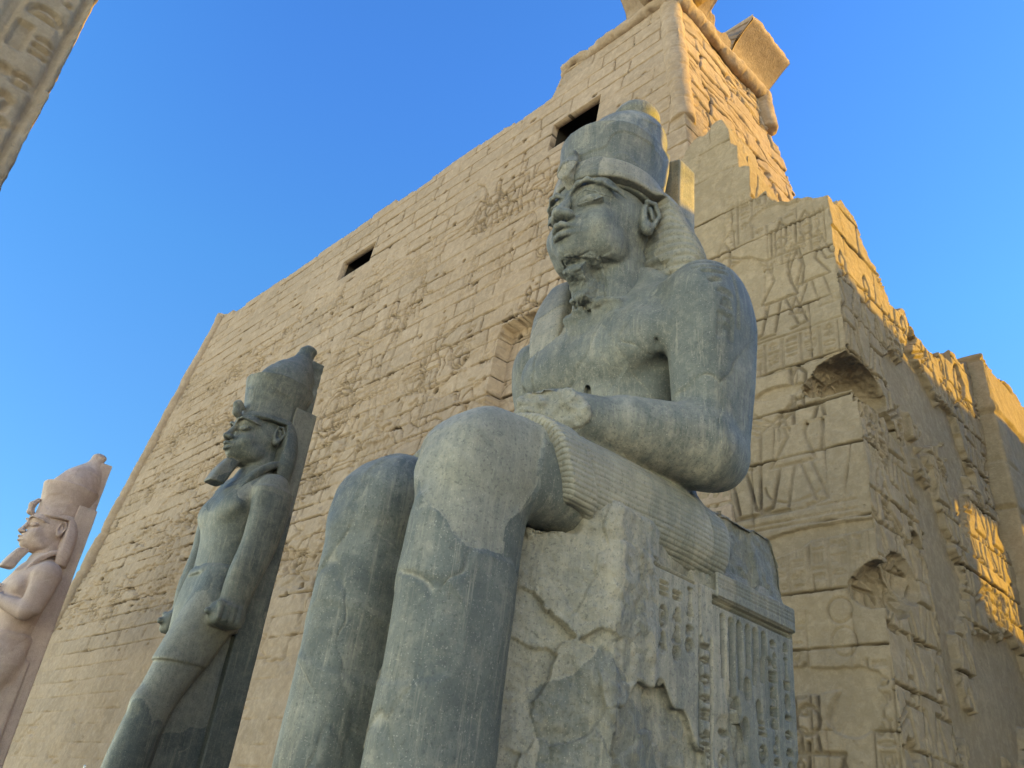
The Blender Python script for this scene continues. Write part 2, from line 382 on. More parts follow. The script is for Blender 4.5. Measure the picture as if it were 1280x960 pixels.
def granite(name, dark, mid, dust, speck, dust_amt=0.5, gloss=.55, pleats=False):
    m, t = mat_base(name); B = NB(t)
    v = B.n('ShaderNodeTexCoord').outputs['Object']
    streak = B.noise(B.scaled(v, (2.2, 2.2, .16)), 2.2, 6, .65, .4)
    fine = B.noise(B.scaled(v, (9, 9, .5)), 2.0, 5, .7)
    big = B.noise(v, .55, 5, .6, .8)
    med = B.noise(v, 2.3, 6, .65, .5)
    c = B.mix(B.ramp(med, .38, .66), dark, mid)
    a = B.math('ADD', B.math('MULTIPLY', streak, .9), B.math('MULTIPLY', big, .9)); a = B.math('ADD', a, B.math('MULTIPLY', fine, .35))
    c = B.mix(B.math('MULTIPLY', B.ramp(a, 1.32 - dust_amt * .45, 1.62 - dust_amt * .45), .85), c, dust)
    # slabs between old fractures keep different tones
    tone = B.n('ShaderNodeAttribute', attribute_name='slab').outputs['Fac']; ed = B.n('ShaderNodeAttribute', attribute_name='edge').outputs['Fac']
    c = B.mix(B.math('MULTIPLY', B.ramp(tone, .70, .74), .45), c, dust)
    c = B.mix(B.math('MULTIPLY', B.ramp(tone, .3, .26), .5), c, dark)
    crack = B.math('MULTIPLY', B.ramp(ed, .03, .0), B.ramp(B.noise(v, 1.7, 2), .5, .56))
    c = B.mix(B.math('MULTIPLY', crack, .45), c, tuple(min(1, x * 1.3) for x in dust))
    sp = B.noise(v, 70, 2, .5); c = B.mix(B.math('MULTIPLY', B.ramp(sp, .63, .71), .45), c, speck)
    sp2 = B.noise(v, 38, 3, .6); c = B.mix(B.math('MULTIPLY', B.ramp(sp2, .44, .34), .5), c, tuple(x * .5 for x in dark))
    mt = B.noise(v, 9, 6, .75, .4); c = B.mix(B.math('MULTIPLY', B.ramp(mt, .44, .62), .3), c, dark); c = B.mix(B.math('MULTIPLY', B.ramp(mt, .5, .34), .22), c, dust)
    vs = B.noise(B.scaled(v, (7, 7, .35)), 3.0, 6, .75, .2); c = B.mix(B.math('MULTIPLY', B.ramp(vs, .54, .68), .45), c, dust); c = B.mix(B.math('MULTIPLY', B.ramp(vs, .46, .34), .35), c, dark)
    cvt = B.n('ShaderNodeAttribute', attribute_name='cav').outputs['Fac']; c = B.mix(B.math('MULTIPLY', cvt, .5), c, tuple(x * .55 for x in dark))  # shade in the carved signs, painted as a darker colour
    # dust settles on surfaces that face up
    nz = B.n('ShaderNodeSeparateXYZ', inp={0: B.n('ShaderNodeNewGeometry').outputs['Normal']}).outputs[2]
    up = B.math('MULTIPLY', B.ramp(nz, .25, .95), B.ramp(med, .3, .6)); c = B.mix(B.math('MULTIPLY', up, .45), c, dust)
    h = B.math('ADD', B.math('MULTIPLY', med, .5), B.math('MULTIPLY', B.noise(v, 26, 6, .75), .3)); h = B.math('ADD', h, B.math('MULTIPLY', mt, .25))
    h = B.math('ADD', h, B.math('MULTIPLY', sp, .05)); h = B.math('SUBTRACT', h, B.math('MULTIPLY', crack, .2))
    if pleats:      # fine pleats carved along the thighs, in the statue's own units
        xyz = B.n('ShaderNodeSeparateXYZ', inp={0: v}); zz = B.math('SUBTRACT', B.math('DIVIDE', xyz.outputs[2], .465), 5.6)
        xx = B.math('SUBTRACT', B.math('DIVIDE', B.math('ABSOLUTE', xyz.outputs[0]), .465), .9)
        s = B.math('ADD', B.math('MULTIPLY', B.math('ARCTAN2', zz, xx), 1.15), B.math('MULTIPLY', B.noise(v, .7, 2), .1))
        w_ = B.math('COSINE', B.math('MULTIPLY', s, 2 * math.pi / .078))
        h = B.math('SUBTRACT', B.math('MULTIPLY', h, .6), B.math('MULTIPLY', B.math('POWER', B.math('ADD', B.math('MULTIPLY', w_, .5), .5), 2.0), B.math('ADD', .02, B.math('MULTIPLY', B.ramp(med, .25, .7), .32))))
    B.out(c, gloss, h, .035, .9, .35)
    return m
def sandstone(name, c1, c2, c3, stain, use_blk=True, bump=.03):
    m, t = mat_base(name); B = NB(t)
    v = B.n('ShaderNodeTexCoord').outputs['Object']
    big = B.noise(v, .16, 6, .6, .6); med = B.noise(v, 1.3, 6, .65, .3); fine = B.noise(v, 16, 6, .7)
    c = B.mix(B.ramp(big, .36, .64), c1, c2); c = B.mix(B.math('MULTIPLY', B.ramp(med, .42, .7), .55), c, c3)
    if use_blk:
        bk = B.n('ShaderNodeAttribute', attribute_name='blk').outputs['Fac']
        c = B.mix(B.math('MULTIPLY', B.ramp(bk, .45, 1.0), .35), c, stain)
        c = B.mix(B.math('MULTIPLY', B.ramp(bk, .3, .0), .3), c, c2)
    st = B.noise(B.scaled(v, (1.6, 1.6, .35)), 1.4, 6, .7, .6)
    c = B.mix(B.math('MULTIPLY', B.ramp(st, .56, .74), .5), c, stain)
    c = B.mix(B.math('MULTIPLY', B.ramp(fine, .35, .7), .3), c, tuple(x * .72 for x in c1))
    if use_blk:     # shade of open joints, pits and carved lines, painted near-black
        jt = B.n('ShaderNodeAttribute', attribute_name='joint').outputs['Fac']
        c = B.mix(B.math('MULTIPLY', B.ramp(jt, .08, .7), .93), c, (.035, .025, .018))
    mot = B.noise(v, 5.5, 7, .75, .3); c = B.mix(B.math('MULTIPLY', B.ramp(mot, .40, .62), .35), c, tuple(x * .62 for x in c2))
    c = B.mix(B.math('MULTIPLY', B.ramp(mot, .5, .3), .25), c, tuple(min(1, x * 1.3) for x in c3))
    h = B.math('ADD', B.math('MULTIPLY', fine, .6), B.math('MULTIPLY', mot, .8))
    pit = B.n('ShaderNodeTexVoronoi', feature='F1', inp={'Vector': v, 'Scale': 9.0}).outputs['Distance']
    h = B.math('SUBTRACT', h, B.math('MULTIPLY', B.math('MULTIPLY', B.ramp(pit, .22, .08), B.ramp(med, .5, .62)), .5))
    B.out(c, .92, h, bump, .9, .15)
    return m
M = {}
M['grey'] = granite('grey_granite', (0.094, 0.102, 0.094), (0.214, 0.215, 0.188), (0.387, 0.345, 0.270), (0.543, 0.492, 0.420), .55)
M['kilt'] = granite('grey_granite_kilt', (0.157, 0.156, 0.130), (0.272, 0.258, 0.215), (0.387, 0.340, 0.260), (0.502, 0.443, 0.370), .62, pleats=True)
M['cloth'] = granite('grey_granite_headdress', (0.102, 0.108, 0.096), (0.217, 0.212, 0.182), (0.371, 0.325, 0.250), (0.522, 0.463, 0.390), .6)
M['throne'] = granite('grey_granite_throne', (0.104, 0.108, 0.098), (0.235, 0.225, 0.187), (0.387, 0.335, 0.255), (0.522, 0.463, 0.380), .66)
M['dark'] = granite('dark_granite', (0.054, 0.063, 0.058), (0.131, 0.135, 0.118), (0.261, 0.234, 0.178), (0.439, 0.394, 0.330), .42)
M['pink'] = granite('pink_granite', (.33, .235, .20), (.48, .35, .30), (.50, .385, .32), (.62, .50, .44), .5, .7)
M['sand'] = sandstone('pylon_sandstone', (.375, .28, .20), (.315, .23, .155), (.42, .325, .245), (.215, .17, .13))
M['jamb'] = sandstone('gate_sandstone', (.335, .262, .178), (.29, .225, .146), (.37, .29, .205), (.215, .172, .125))
M['obel'] = sandstone('obelisk_granite', (.36, .28, .19), (.33, .24, .16), (.40, .31, .22), (.25, .20, .15), False, .02)
M['ground'] = sandstone('ground_dust', (.42, .33, .22), (.36, .28, .18), (.46, .37, .26), (.3, .24, .17), False, .02)
def plain(name, col, rough=.5, metal=0.0):
    m, t = mat_base(name); B = NB(t); v = B.n('ShaderNodeTexCoord').outputs['Object']
    n = B.noise(v, 12, 4); c = B.mix(B.math('MULTIPLY', n, .3), col, tuple(x * .6 for x in col))
    B.out(c, rough, n, .002, .5); return m
M['chamber_shade'] = plain('chamber_shade', (.03, .024, .018), .95)  # near-black colour for the shade inside the windows
M['lamp'] = plain('lamp_paint', (.75, .74, .7), .4)
M['lamp_dark'] = plain('lamp_bracket', (.25, .2, .12), .6)

# ------------------------------------------------------------------ ground
def grid_plane(x0, x1, y0, y1, n, z):
    xs = np.linspace(x0, x1, n); ys = np.linspace(y0, y1, n); X, Y = np.meshgrid(xs, ys, indexing='ij')
    V = np.stack([X, Y, np.full_like(X, z)], -1).reshape(-1, 3); i = np.arange(n * n).reshape(n, n)
    F = np.stack([i[:-1,:-1], i[1:,:-1], i[1:,1:], i[:-1,1:]], -1).reshape(-1, 4)
    return V, F
V, F = grid_plane(-2500, 2500, -2500, 2500, 41, 0.0)
tag(mesh_obj('ground', V, F, M['ground']), kind='structure')
V, F = grid_plane(-60, 60, -20, 9.0, 61, 0.004)
tag(mesh_obj('forecourt_pavement', V, F, M['ground']), kind='structure')
# ------------------------------------------------------------------ masonry
def masonry(xs, zs, course, blen, seed, jw=.022, jd=.06, wob=.03, fade=None, gapk=1.0, vk=1.0, rel=1.0):
    """depth map (x,z) of coursed stone: sunk irregular joints, faces slightly out of plane, and a random value per block"""
    rng = np.random.default_rng(seed)
    X, Z = np.meshgrid(xs, zs, indexing='ij'); nx, nz = X.shape
    P3 = np.stack([X, Z, np.full_like(X, seed * 3.7)], -1)
    warp = fbm(P3 * .35, 3, seed); w2 = fbm(P3 * 2.1, 3, seed + 5)
    Zw = Z + wob * warp + wob * .3 * w2; Xw = X + wob * (1.2 * w2 + warp)
    hs = [zs[0] - 1]
    while hs[-1] < zs[-1] + 1: hs.append(hs[-1] + rng.uniform(*course))
    hs = np.array(hs); ri = np.clip(np.searchsorted(hs, Zw) - 1, 0, len(hs) - 2)
    dz = np.minimum(Zw - hs[ri], hs[ri + 1] - Zw)
    D = np.full(X.shape, 9., np.float32); blk = np.zeros(X.shape, np.float32); tilt = np.zeros(X.shape, np.float32)
    for r in np.unique(ri):
        m = ri == r; x = Xw[m]; z = Zw[m]
        e = [x.min() - 3]
        while e[-1] < x.max() + 3: e.append(e[-1] + rng.uniform(*blen))
        e = np.array(e); sl = rng.uniform(-.16, .16, len(e)); zz = z - hs[r]
        k = np.clip(np.searchsorted(e, x) - 1, 1, len(e) - 3); best = np.full(len(x), 9.)
        for q in (0, 1): best = np.minimum(best, np.abs(x - (e[k + q] + sl[k + q] * zz)))
        kk = np.where(x < e[k] + sl[k] * zz, k - 1, np.where(x > e[k + 1] + sl[k + 1] * zz, k + 1, k))
        v = rng.random(len(e)); off = rel * rng.uniform(-.012, .018, len(e)); tz = rel * rng.uniform(-.02, .035, len(e))
        D[m] = best; blk[m] = v[kk]; tilt[m] = off[kk] + tz[kk] * (zz / max(.3, hs[r+1]-hs[r]) - .5)
    jn = .55 + .9 * vnoise(P3 * .9, seed + 9) ; jn = np.clip(jn + .15 + .5 * vnoise(P3 * 3.1, seed + 11), .05, 1.6)
    jh = np.clip(2.0 - 1.5 * dz / (jw * (.45 + .9 * jn)), 0, 1) * np.minimum(jn, 1.2); jv = vk * np.clip(2.0 - 1.5 * D / (jw * 1.15 * (.4 + .8 * jn)), 0, 1) * np.clip(jn + .1, 0, 1.1)
    # lost corners and open gaps along the beds
    gap = gapk * sstep(1.2, 1.45, 1.0 * fbm(P3 * [1.0, 2.2, 1], 3, seed + 21) + .85 * np.exp(-(dz / .04) ** 2) + .35*np.exp(-(D/.1)**2))
    d = jd * np.maximum(jh, jv) + .16 * gap + tilt
    d += .009 * rel * fbm(P3 * 1.7, 4, seed + 31) + .006 * fbm(P3 * 9, 3, seed + 33)
    return d.astype(np.float32), blk, np.clip(.8 * np.maximum(jh, jv) ** 1.5 + gap * 1.5, 0, 1).astype(np.float32)

def sheet(xs, zs, depth, keep, to3d, thick, name, mat, parent, blk=None, jnt=None):
    """height-field wall sheet with solid returned edges; to3d(x,z,d) -> points"""
    nx, nz = depth.shape; X, Z = np.meshgrid(xs, zs, indexing='ij')
    P = to3d(X, Z, depth).reshape(-1, 3); idx = np.arange(nx * nz).reshape(nx, nz)
    kc = keep[:-1,:-1] & keep[1:,:-1] & keep[1:,1:] & keep[:-1,1:]
    Q = np.stack([idx[:-1,:-1], idx[1:,:-1], idx[1:,1:], idx[:-1,1:]], -1)[kc]
    pad = np.pad(kc, 1)
    E = []
    for (di, dj, a, b) in ((-1,0,(0,1),(0,0)), (1,0,(1,0),(1,1)), (0,-1,(0,0),(1,0)), (0,1,(1,1),(0,1))):
        m = kc & ~pad[1+di:1+di+kc.shape[0], 1+dj:1+dj+kc.shape[1]]
        I, J = np.nonzero(m); E.append(np.stack([idx[I + a[0], J + a[1]], idx[I + b[0], J + b[1]]], 1))
    E = np.concatenate(E)
    B = to3d(X, Z, depth * 0 + thick).reshape(-1, 3)
    used = np.unique(E); mp = np.full(nx * nz, -1); mp[used] = len(P) + np.arange(len(used))
    S = np.stack([E[:,1], E[:,0], mp[E[:,0]], mp[E[:,1]]], 1)
    V = np.concatenate([P, B[used]]); F = np.concatenate([Q, S])
    u = np.unique(F); r = np.full(len(V), -1); r[u] = np.arange(len(u))
    bl = blk.reshape(-1) if blk is not None else np.full(nx * nz, .5); bl = np.concatenate([bl, bl[used]])
    jt = jnt.reshape(-1) if jnt is not None else np.zeros(nx * nz); jt = np.concatenate([jt, jt[used]])
    return mesh_obj(name, V[u], r[F], mat, parent, False, {'blk': bl[u], 'joint': jt[u]})
def hexa(name, P8, mat, parent):
    F = [(0,3,2,1),(4,5,6,7),(0,1,5,4),(1,2,6,5),(2,3,7,6),(3,0,4,7)]
    return mesh_obj(name, P8, F, mat, parent, False)
def tube(name, A, B, r, mat, parent, seed=1, joints=.8, nseg=24, step=.05, ragged=.0):
    A = np.array(A, float); B = np.array(B, float); L = np.linalg.norm(B - A); t = (B - A) / L
    up = np.array([0, 0, 1.]) if abs(t[2]) < .9 else np.array([0, 1., 0]); u = np.cross(t, up); u /= np.linalg.norm(u); v = np.cross(t, u)
    n = max(4, int(L / step)); s = np.linspace(0, L, n); a = np.linspace(0, 2*np.pi, nseg, endpoint=False)
    SS, AA = np.meshgrid(s, a, indexing='ij')
    P0 = A + SS[..., None] * t + r * (np.cos(AA)[..., None] * u + np.sin(AA)[..., None] * v)
    ph = (SS + .04 * np.sin(AA)) % joints; j = np.exp(-(np.minimum(ph, joints - ph) / .025) ** 2)
    rr = r - .05 * j * r / .3 + .07 * r * fbm(P0 * 1.6, 4, seed) + .014 * fbm(P0 * 7, 3, seed + 1) - .09 * r * sstep(.25, .4, fbm(P0 * 1.3, 4, seed + 2)) - ragged * np.clip(fbm(P0 * .8, 3, seed + 3) - .2, 0, 1)
    P = A + SS[..., None] * t + rr[..., None] * (np.cos(AA)[..., None] * u + np.sin(AA)[..., None] * v)
    P = P.reshape(-1, 3); i = np.arange(n * nseg).reshape(n, nseg); i2 = np.roll(i, -1, 1)
    F = np.stack([i[:-1], i[1:], i2[1:], i2[:-1]], -1).reshape(-1, 4)
    c = len(P); P = np.concatenate([P, [A, B]]);
    F2 = [[i[0, k], i2[0, k], c, c] for k in range(0, nseg)] + [[i2[-1, k], i[-1, k], c + 1, c + 1] for k in range(nseg)]
    F3 = np.array([[f[0], f[1], f[2]] for f in F2])
    Ft = np.concatenate([np.concatenate([F[:, [0,1,2]], F[:, [0,2,3]]]), F3])
    return mesh_obj(name, P, Ft, mat, parent, True, {'blk': np.full(len(P), .4)})

# ------------------------------------------------------------------ east tower of the pylon
FY = lambda z: 10.23 + .09 * z
SX = lambda z: -5.616 - .155 * z
tower = empty('pylon_tower', (-22, 12, 0), 'tall sloping sandstone temple tower with two small windows and carved battle scenes behind the statues', 'tower')
OFF = np.array([22, -12, 0.])
xl = [-40.8]; 
while xl[-1] < -6.6:
    dist = math.hypot(xl[-1], 11); xl.append(xl[-1] + .0013 * dist * (dist / 11) ** .6)
xs = np.array(xl); zs = np.arange(0, 23.6, .029)
d, blk, jnt = masonry(xs, zs, (.44, .62), (.9, 2.4), 3, .011, .12, .012, rel=.5)
X, Z = np.meshgrid(xs, zs, indexing='ij'); P3 = np.stack([X, Z, X * 0], -1)
smooth_low = sstep(8.2, 5.2, Z + 1.2 * fbm(P3 * .16, 3, 90))
worn = sstep(.15, .5, fbm(P3 * .28, 4, 91)) * sstep(13, 9, Z)
d = d * (1 - .75 * smooth_low) + .05 * smooth_low * fbm(P3 * .6, 5, 92, .6)
ridge = np.abs(fbm(P3 * [.5, .9, 1] , 4, 93)); d += worn * .06 * sstep(.16, .0, ridge)
# flaked layer edges between z 7 and 11
fl = fbm(P3 * [.45, .8, 1], 5, 95, .6); band = sstep(6.2, 8.0, Z) * sstep(13.5, 11.0, Z)
d += band * .07 * sstep(.02, .06, fl)
# incised battle scenes
RW = Relief(0, 1, 0, 1, xs=xs, ys=zs); rng = random.Random(11)
for row in range(5):
    z0 = 7.2 + row * 2.45; x = -38.
    while x < -9.5:
        k = rng.random(); H = rng.uniform(1.2, 2.1); zz = z0 + rng.uniform(-.3, .5); lw, dp = .05, .07
        if k < .4: horse(RW, x, zz, H, lw, dp, rng.random() < .6); x += H * rng.uniform(.6, 1.0)
        elif k < .8: figure(RW, x, zz, H, lw, dp, rng.random() < .5, rng.randrange(3)); x += H * rng.uniform(.3, .6)
        else:
            for q in range(rng.randrange(2, 4)): column(RW, x, x + .42, zz, zz + 1.7, rng, .035, .025, True, .9); x += .46
for q in range(90):
    x, z = rng.uniform(-37, -10), rng.uniform(7, 20.5); a0 = rng.uniform(0, 360); RW.line(arc(x, z, rng.uniform(.2, 1.3), rng.uniform(.2, 1.2), a0, a0 + rng.uniform(60, 200), 10), .05, .05)
figure(RW, -19.2, 11.6, 4.2, .08, .08, True, 1); horse(RW, -22.2, 11.8, 3.9, .08, .08, True); figure(RW, -29.5, 12, 3.6, .08, .08, False, 0)
soft = .45 + .55 * sstep(-.3, .3, fbm(P3 * .5, 3, 99))
d += 1.25 * RW.D * soft * (1 - smooth_low); jnt = np.maximum(jnt, np.clip(RW.D * 7, 0, .42) * soft)  # carved lines get the painted shade of the joints too
# niche for the flag staff
nx0 = -13.52 + .02 * fbm(np.stack([Z * 1.3, Z * 0, Z * 0], -1), 3, 8); nich = (X > nx0) & (X < -10.4) & (Z < 13.05)
d = np.where(nich, .42 + d * .4, d)
chip = np.exp(-((X + 13.5) / .25) ** 2) * sstep(.1, .5, fbm(P3 * 1.5, 3, 44)) * (Z < 12.3) * .3; d = np.where(nich, d, d + chip)
# small pits along the beds
rp = np.random.default_rng(6)
for q in range(240):
    hx, hz = rp.uniform(-37, -9.5), rp.uniform(6, 21.5); r_ = rp.uniform(.03, .085); i = np.searchsorted(xs, hx); j = np.searchsorted(zs, hz); i0, i1, j0, j1 = i - 6, i + 7, j - 6, j + 7
    if i0 < 0 or j0 < 0 or i1 >= len(xs) or j1 >= len(zs): continue
    m = np.hypot((X[i0:i1, j0:j1] - hx) * rp.uniform(.5, 1), Z[i0:i1, j0:j1] - hz) < r_; d[i0:i1, j0:j1] += .14 * m; jnt[i0:i1, j0:j1] = np.maximum(jnt[i0:i1, j0:j1], m)
# blocked putlog and small holes
for hx, hz, r_ in ((-16.9, 9.0, .07), (-16.75, 8.6, .07), (-26.0, 2.7, .12), (-22.0, 13.4, .1), (-17.2, 10.2, .06)):
    d += .25 * (np.hypot(X - hx, Z - hz) < r_)
d += .16 * ((X > -12.75) & (X < -11.2) & (Z < 4.35) & (Z > 3.35 + .3 * vnoise(P3 * 2, 5)))
d += .10 * ((X > -14.9) & (X < -13.6) & (Z < 5.1) & (Z > 4.0 + .4 * vnoise(P3 * 1.4, 6)) & (X - Z * .4 > -16.8 + .1*vnoise(P3*3, 8)))
hole = np.zeros(X.shape, bool)
for (a, b, c, e) in ((-24.1, -22.05, 19.45, 20.4), (-13.2, -11.38, 19.3, 20.42)):
    hole |= (X > a) & (X < b) & (Z > c) & (Z < e)
    fr = (X > a - .25) & (X < b + .25) & (Z > c - .2) & (Z < e + .25) & (d < 1); d = np.where(fr, d * .35 - .0, d)
# ragged top edge
def topz(x):
    t = np.interp(x, [-36, -34.3, -34.0, -31, -27.5, -24.4, -23.9, -21.6, -21.4, -18.4, -18.0, -15.8, -15.5, -13.6, -13.3, -9], [22.6, 22.5, 22.2, 22.15, 22.18, 22.15, 22.28, 22.26, 22.05, 22.12, 22.16, 22.12, 21.98, 22.05, 22.95, 22.95])
    return t + .05 * np.sign(vnoise(np.stack([x * 1.1, x * 0, x * 0], -1), 71)) + .02 * fbm(np.stack([x * 3, x * 0, x * 0], -1), 3, 72)
keep = ~hole & (Z < topz(X)) & (X > -40.55 + .22 * Z) & (X < SX(Z) - .02)
sheet(xs, zs, d, keep, lambda x, z, q: np.stack([x, FY(z) + q, z + q * .0], -1) + OFF, np.where((np.abs(X + 23.08) < 1.4) & (np.abs(Z - 19.9) < .8) | (np.abs(X + 12.3) < 1.3) & (np.abs(Z - 19.86) < .8), .22, 1.1), 'front_wall', M['sand'], tower, blk, jnt * (1 - .8 * smooth_low))
# passage side
ys = np.arange(10.6, 18.9, .034); zs2 = np.arange(9.5, 23.4, .034)
d2, b2, j2 = masonry(ys, zs2, (.5, .75), (.9, 2.4), 7, .03, .09, .08)
Y2, Z2 = np.meshgrid(ys, zs2, indexing='ij'); Q3 = np.stack([Y2, Z2, Y2 * 0 + 9], -1)
d2 += .16 * sstep(.1, .0, np.abs(fbm(Q3 * [.35, 1.2, 1], 4, 51))) + .05 * fbm(Q3 * .9, 5, 52, .6)
RS = Relief(0, 1, 0, 1, xs=ys, ys=zs2)
for q in range(26):
    RS.line(arc(rng.uniform(11.5, 17.5), rng.uniform(13, 22), rng.uniform(.3, 1.3), rng.uniform(.3, 1.4), rng.uniform(0, 360), rng.uniform(360, 520), 10), .06, .05)
d2 += RS.D
d2 += .35 * np.exp(-((Y2 - 11.9) / .5) ** 2 - ((Z2 - 16.4) / 1.0) ** 2) * (1 + fbm(Q3 * 2, 3, 3))
kp2 = (Y2 > FY(Z2) + .02) & (Y2 < 17.6 - .145 * (Z2 - 18.9) + .12 * np.sign(vnoise(Q3 * [0, 1.6, 0], 4))) & (Z2 < 23.2)
sheet(ys, zs2, d2, kp2, lambda y, z, q: np.stack([SX(z) - q, y, z], -1)[:, ::1] + OFF, 1.5, 'passage_wall', M['sand'], tower, b2, j2)
for (a, b, c, e) in ((-24.1, -22.05, 19.45, 20.4), (-13.2, -11.38, 19.3, 20.42)):   # chambers behind the windows, their shade painted near-black
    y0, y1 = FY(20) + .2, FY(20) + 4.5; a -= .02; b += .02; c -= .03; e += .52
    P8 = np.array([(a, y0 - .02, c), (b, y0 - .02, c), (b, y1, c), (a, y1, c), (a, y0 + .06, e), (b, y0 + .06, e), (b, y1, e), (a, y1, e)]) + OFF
    mesh_obj('window_chamber', P8, [(0,1,2,3),(7,6,5,4),(1,5,6,2),(2,6,7,3),(3,7,4,0)], M['chamber_shade'], tower, False)
# solid core behind the faced walls
def core(z): return [(-40.2 + .22*z, FY(z) + 5.6, z), (SX(z) - 1.3, FY(z) + 5.6, z), (SX(z) - 1.3, 20.0 - .145*z, z), (-40.2 + .22*z, 20.0 - .145*z, z)]
hexa('core_masonry', np.array(core(0) + core(21.6)) + OFF, M['sand'], tower)
hexa('lintel_fill', np.array([(-34, FY(21) + .6, 21.0), (-9.6, FY(21) + .6, 21.0), (-9.6, 18.3, 21.0), (-34, 18.3, 21.0), (-34, FY(21.6) + .6, 21.7), (-9.6, FY(21.6) + .6, 21.7), (-9.6, 18.3, 21.7), (-34, 18.3, 21.7)]) + OFF, M['sand'], tower)
# round mouldings on the corners and under the cornice
cp = lambda z: np.array([SX(z) - .22, FY(z) + .22, z]) + OFF
tube('corner_moulding', cp(17.3), cp(23.1), .31, M['sand'], tower, 3, .78)
lp = lambda z: np.array([-40.5 + .22*z, FY(z) + .1, z]) + OFF
tube('corner_moulding', lp(0), lp(22.6), .33, M['sand'], tower, 5, 1.7, 18, .1)
tube('cornice_moulding', np.array([-13.35, FY(23) + .05, 23.05]) + OFF, np.array([-9.3, FY(23) + .05, 23.05]) + OFF, .25, M['sand'], tower, 6, 1.1, ragged=.25)
tube('cornice_moulding', np.array([-9.1, 12.5, 23.05]) + OFF, np.array([-9.1, 17.15, 23.05]) + OFF, .25, M['sand'], tower, 8, 1.1, ragged=.12)
tube('corner_moulding', np.array([-9.05, 17.15, 21.6]) + OFF, np.array([-9.2, 17.1, 23.2]) + OFF, .34, M['sand'], tower, 9, 1.1, ragged=.1)
def cornice(name, s0, s1, prof, axis, parent, seed):
    """hollow (cavetto) cornice swept along one side, its broken top following prof(s)"""
    n = int((s1 - s0) / .04); m = 26; s = np.linspace(s0, s1, n); V = []; 
    for i, q in enumerate(s):
        hmax = prof(q)
        t = np.linspace(0, hmax, m); o = .06 + .85 * (1 - np.cos(np.clip(t, 0, .86) / .86 * np.pi / 2)); z = 23.25 + 1.12 * t
        inner = -np.ones(2) * .9
        O = np.concatenate([o, inner]); Zc = np.concatenate([z, [z[-1], z[0]]])
        if axis == 'y': V.append(np.stack([-9.15 + O, np.full(m + 2, q), Zc], -1))
        else: V.append(np.stack([np.full(m + 2, q), FY(23) - O, Zc], -1))
    V = np.array(V); nz_ = fbm(V * 1.8, 4, seed)[..., None] * .03
    V = V + nz_ + OFF; k = m + 2; P = V.reshape(-1, 3); I = np.arange(n * k).reshape(n, k); J = np.roll(I, -1, 1)
    F = np.stack([I[:-1], I[1:], J[1:], J[:-1]], -1).reshape(-1, 4)
    T3 = np.concatenate([F[:, [0,1,2]], F[:, [0,2,3]]]); caps = []
    for e in (0, n - 1):
        c = I[e]; 
        for a in range(m - 1): caps.append([c[a], c[a+1], c[m]] if e else [c[a+1], c[a], c[m]])
        caps.append([c[0], c[m], c[m+1]] if e else [c[0], c[m+1], c[m]])
    return mesh_obj(name, P, np.concatenate([T3, caps]), M['sand'], parent, False, {'blk': np.full(len(P), .4)})
def prof_y(q):
    j = .07 * float(vnoise(np.array([q * 2.3, 0, 3.]), 5)) + .03 * float(vnoise(np.array([q * 9, 0, 3.]), 6))
    if q < 13.55: return 1.0
    if q < 13.8: return .75 + j
    if q < 15.15: return max(.12, .42 - (q - 13.8) * .17 + j)
    return 1.0
cornice('cornice', 11.6, 15.15, prof_y, 'y', tower, 2)
cornice('cornice', 15.2, 17.35, lambda q: 1.0, 'y', tower, 4)
cornice('cornice', -10.75, -8.3, lambda q: 1.0, 'x', tower, 6)

# ------------------------------------------------------------------ gateway jamb in front of the tower's corner
JFY = lambda z: 10.9 + .02 * z
JSX = lambda z: -4.43 - .03 * z
jamb = empty('gateway_jamb', (-6.5, 14, 0), 'ruined carved gateway wall with stepped broken top and long sunlit passage side, right of the seated king', 'wall')
JO = np.array([6.5, -14, 0.])
def stepn(q, f, s): return .10 * vnoise(np.stack([np.asarray(q) * f, np.asarray(q) * 0 + s, np.asarray(q) * 0], -1), 12)
def jf(X, Y, Z):
    bx = np.maximum(X - JSX(Z), -8.25 - X); by = np.maximum(JFY(Z) - Y, Y - 17.6)
    d = np.maximum(bx + 0*Y, by + 0*X)
    lower = np.maximum(np.maximum(X - JSX(Z) - .13, JFY(Z) - .15 - Y), np.maximum(Z - 7.95 - .12*np.sin(X*2.3+Y), Y - 12.6)); lower = np.maximum(lower, -8.25 - X)
    d = np.minimum(d, lower)
    return np.maximum(d, np.maximum(2.5 - Z, Z - 16)).astype(np.float32)
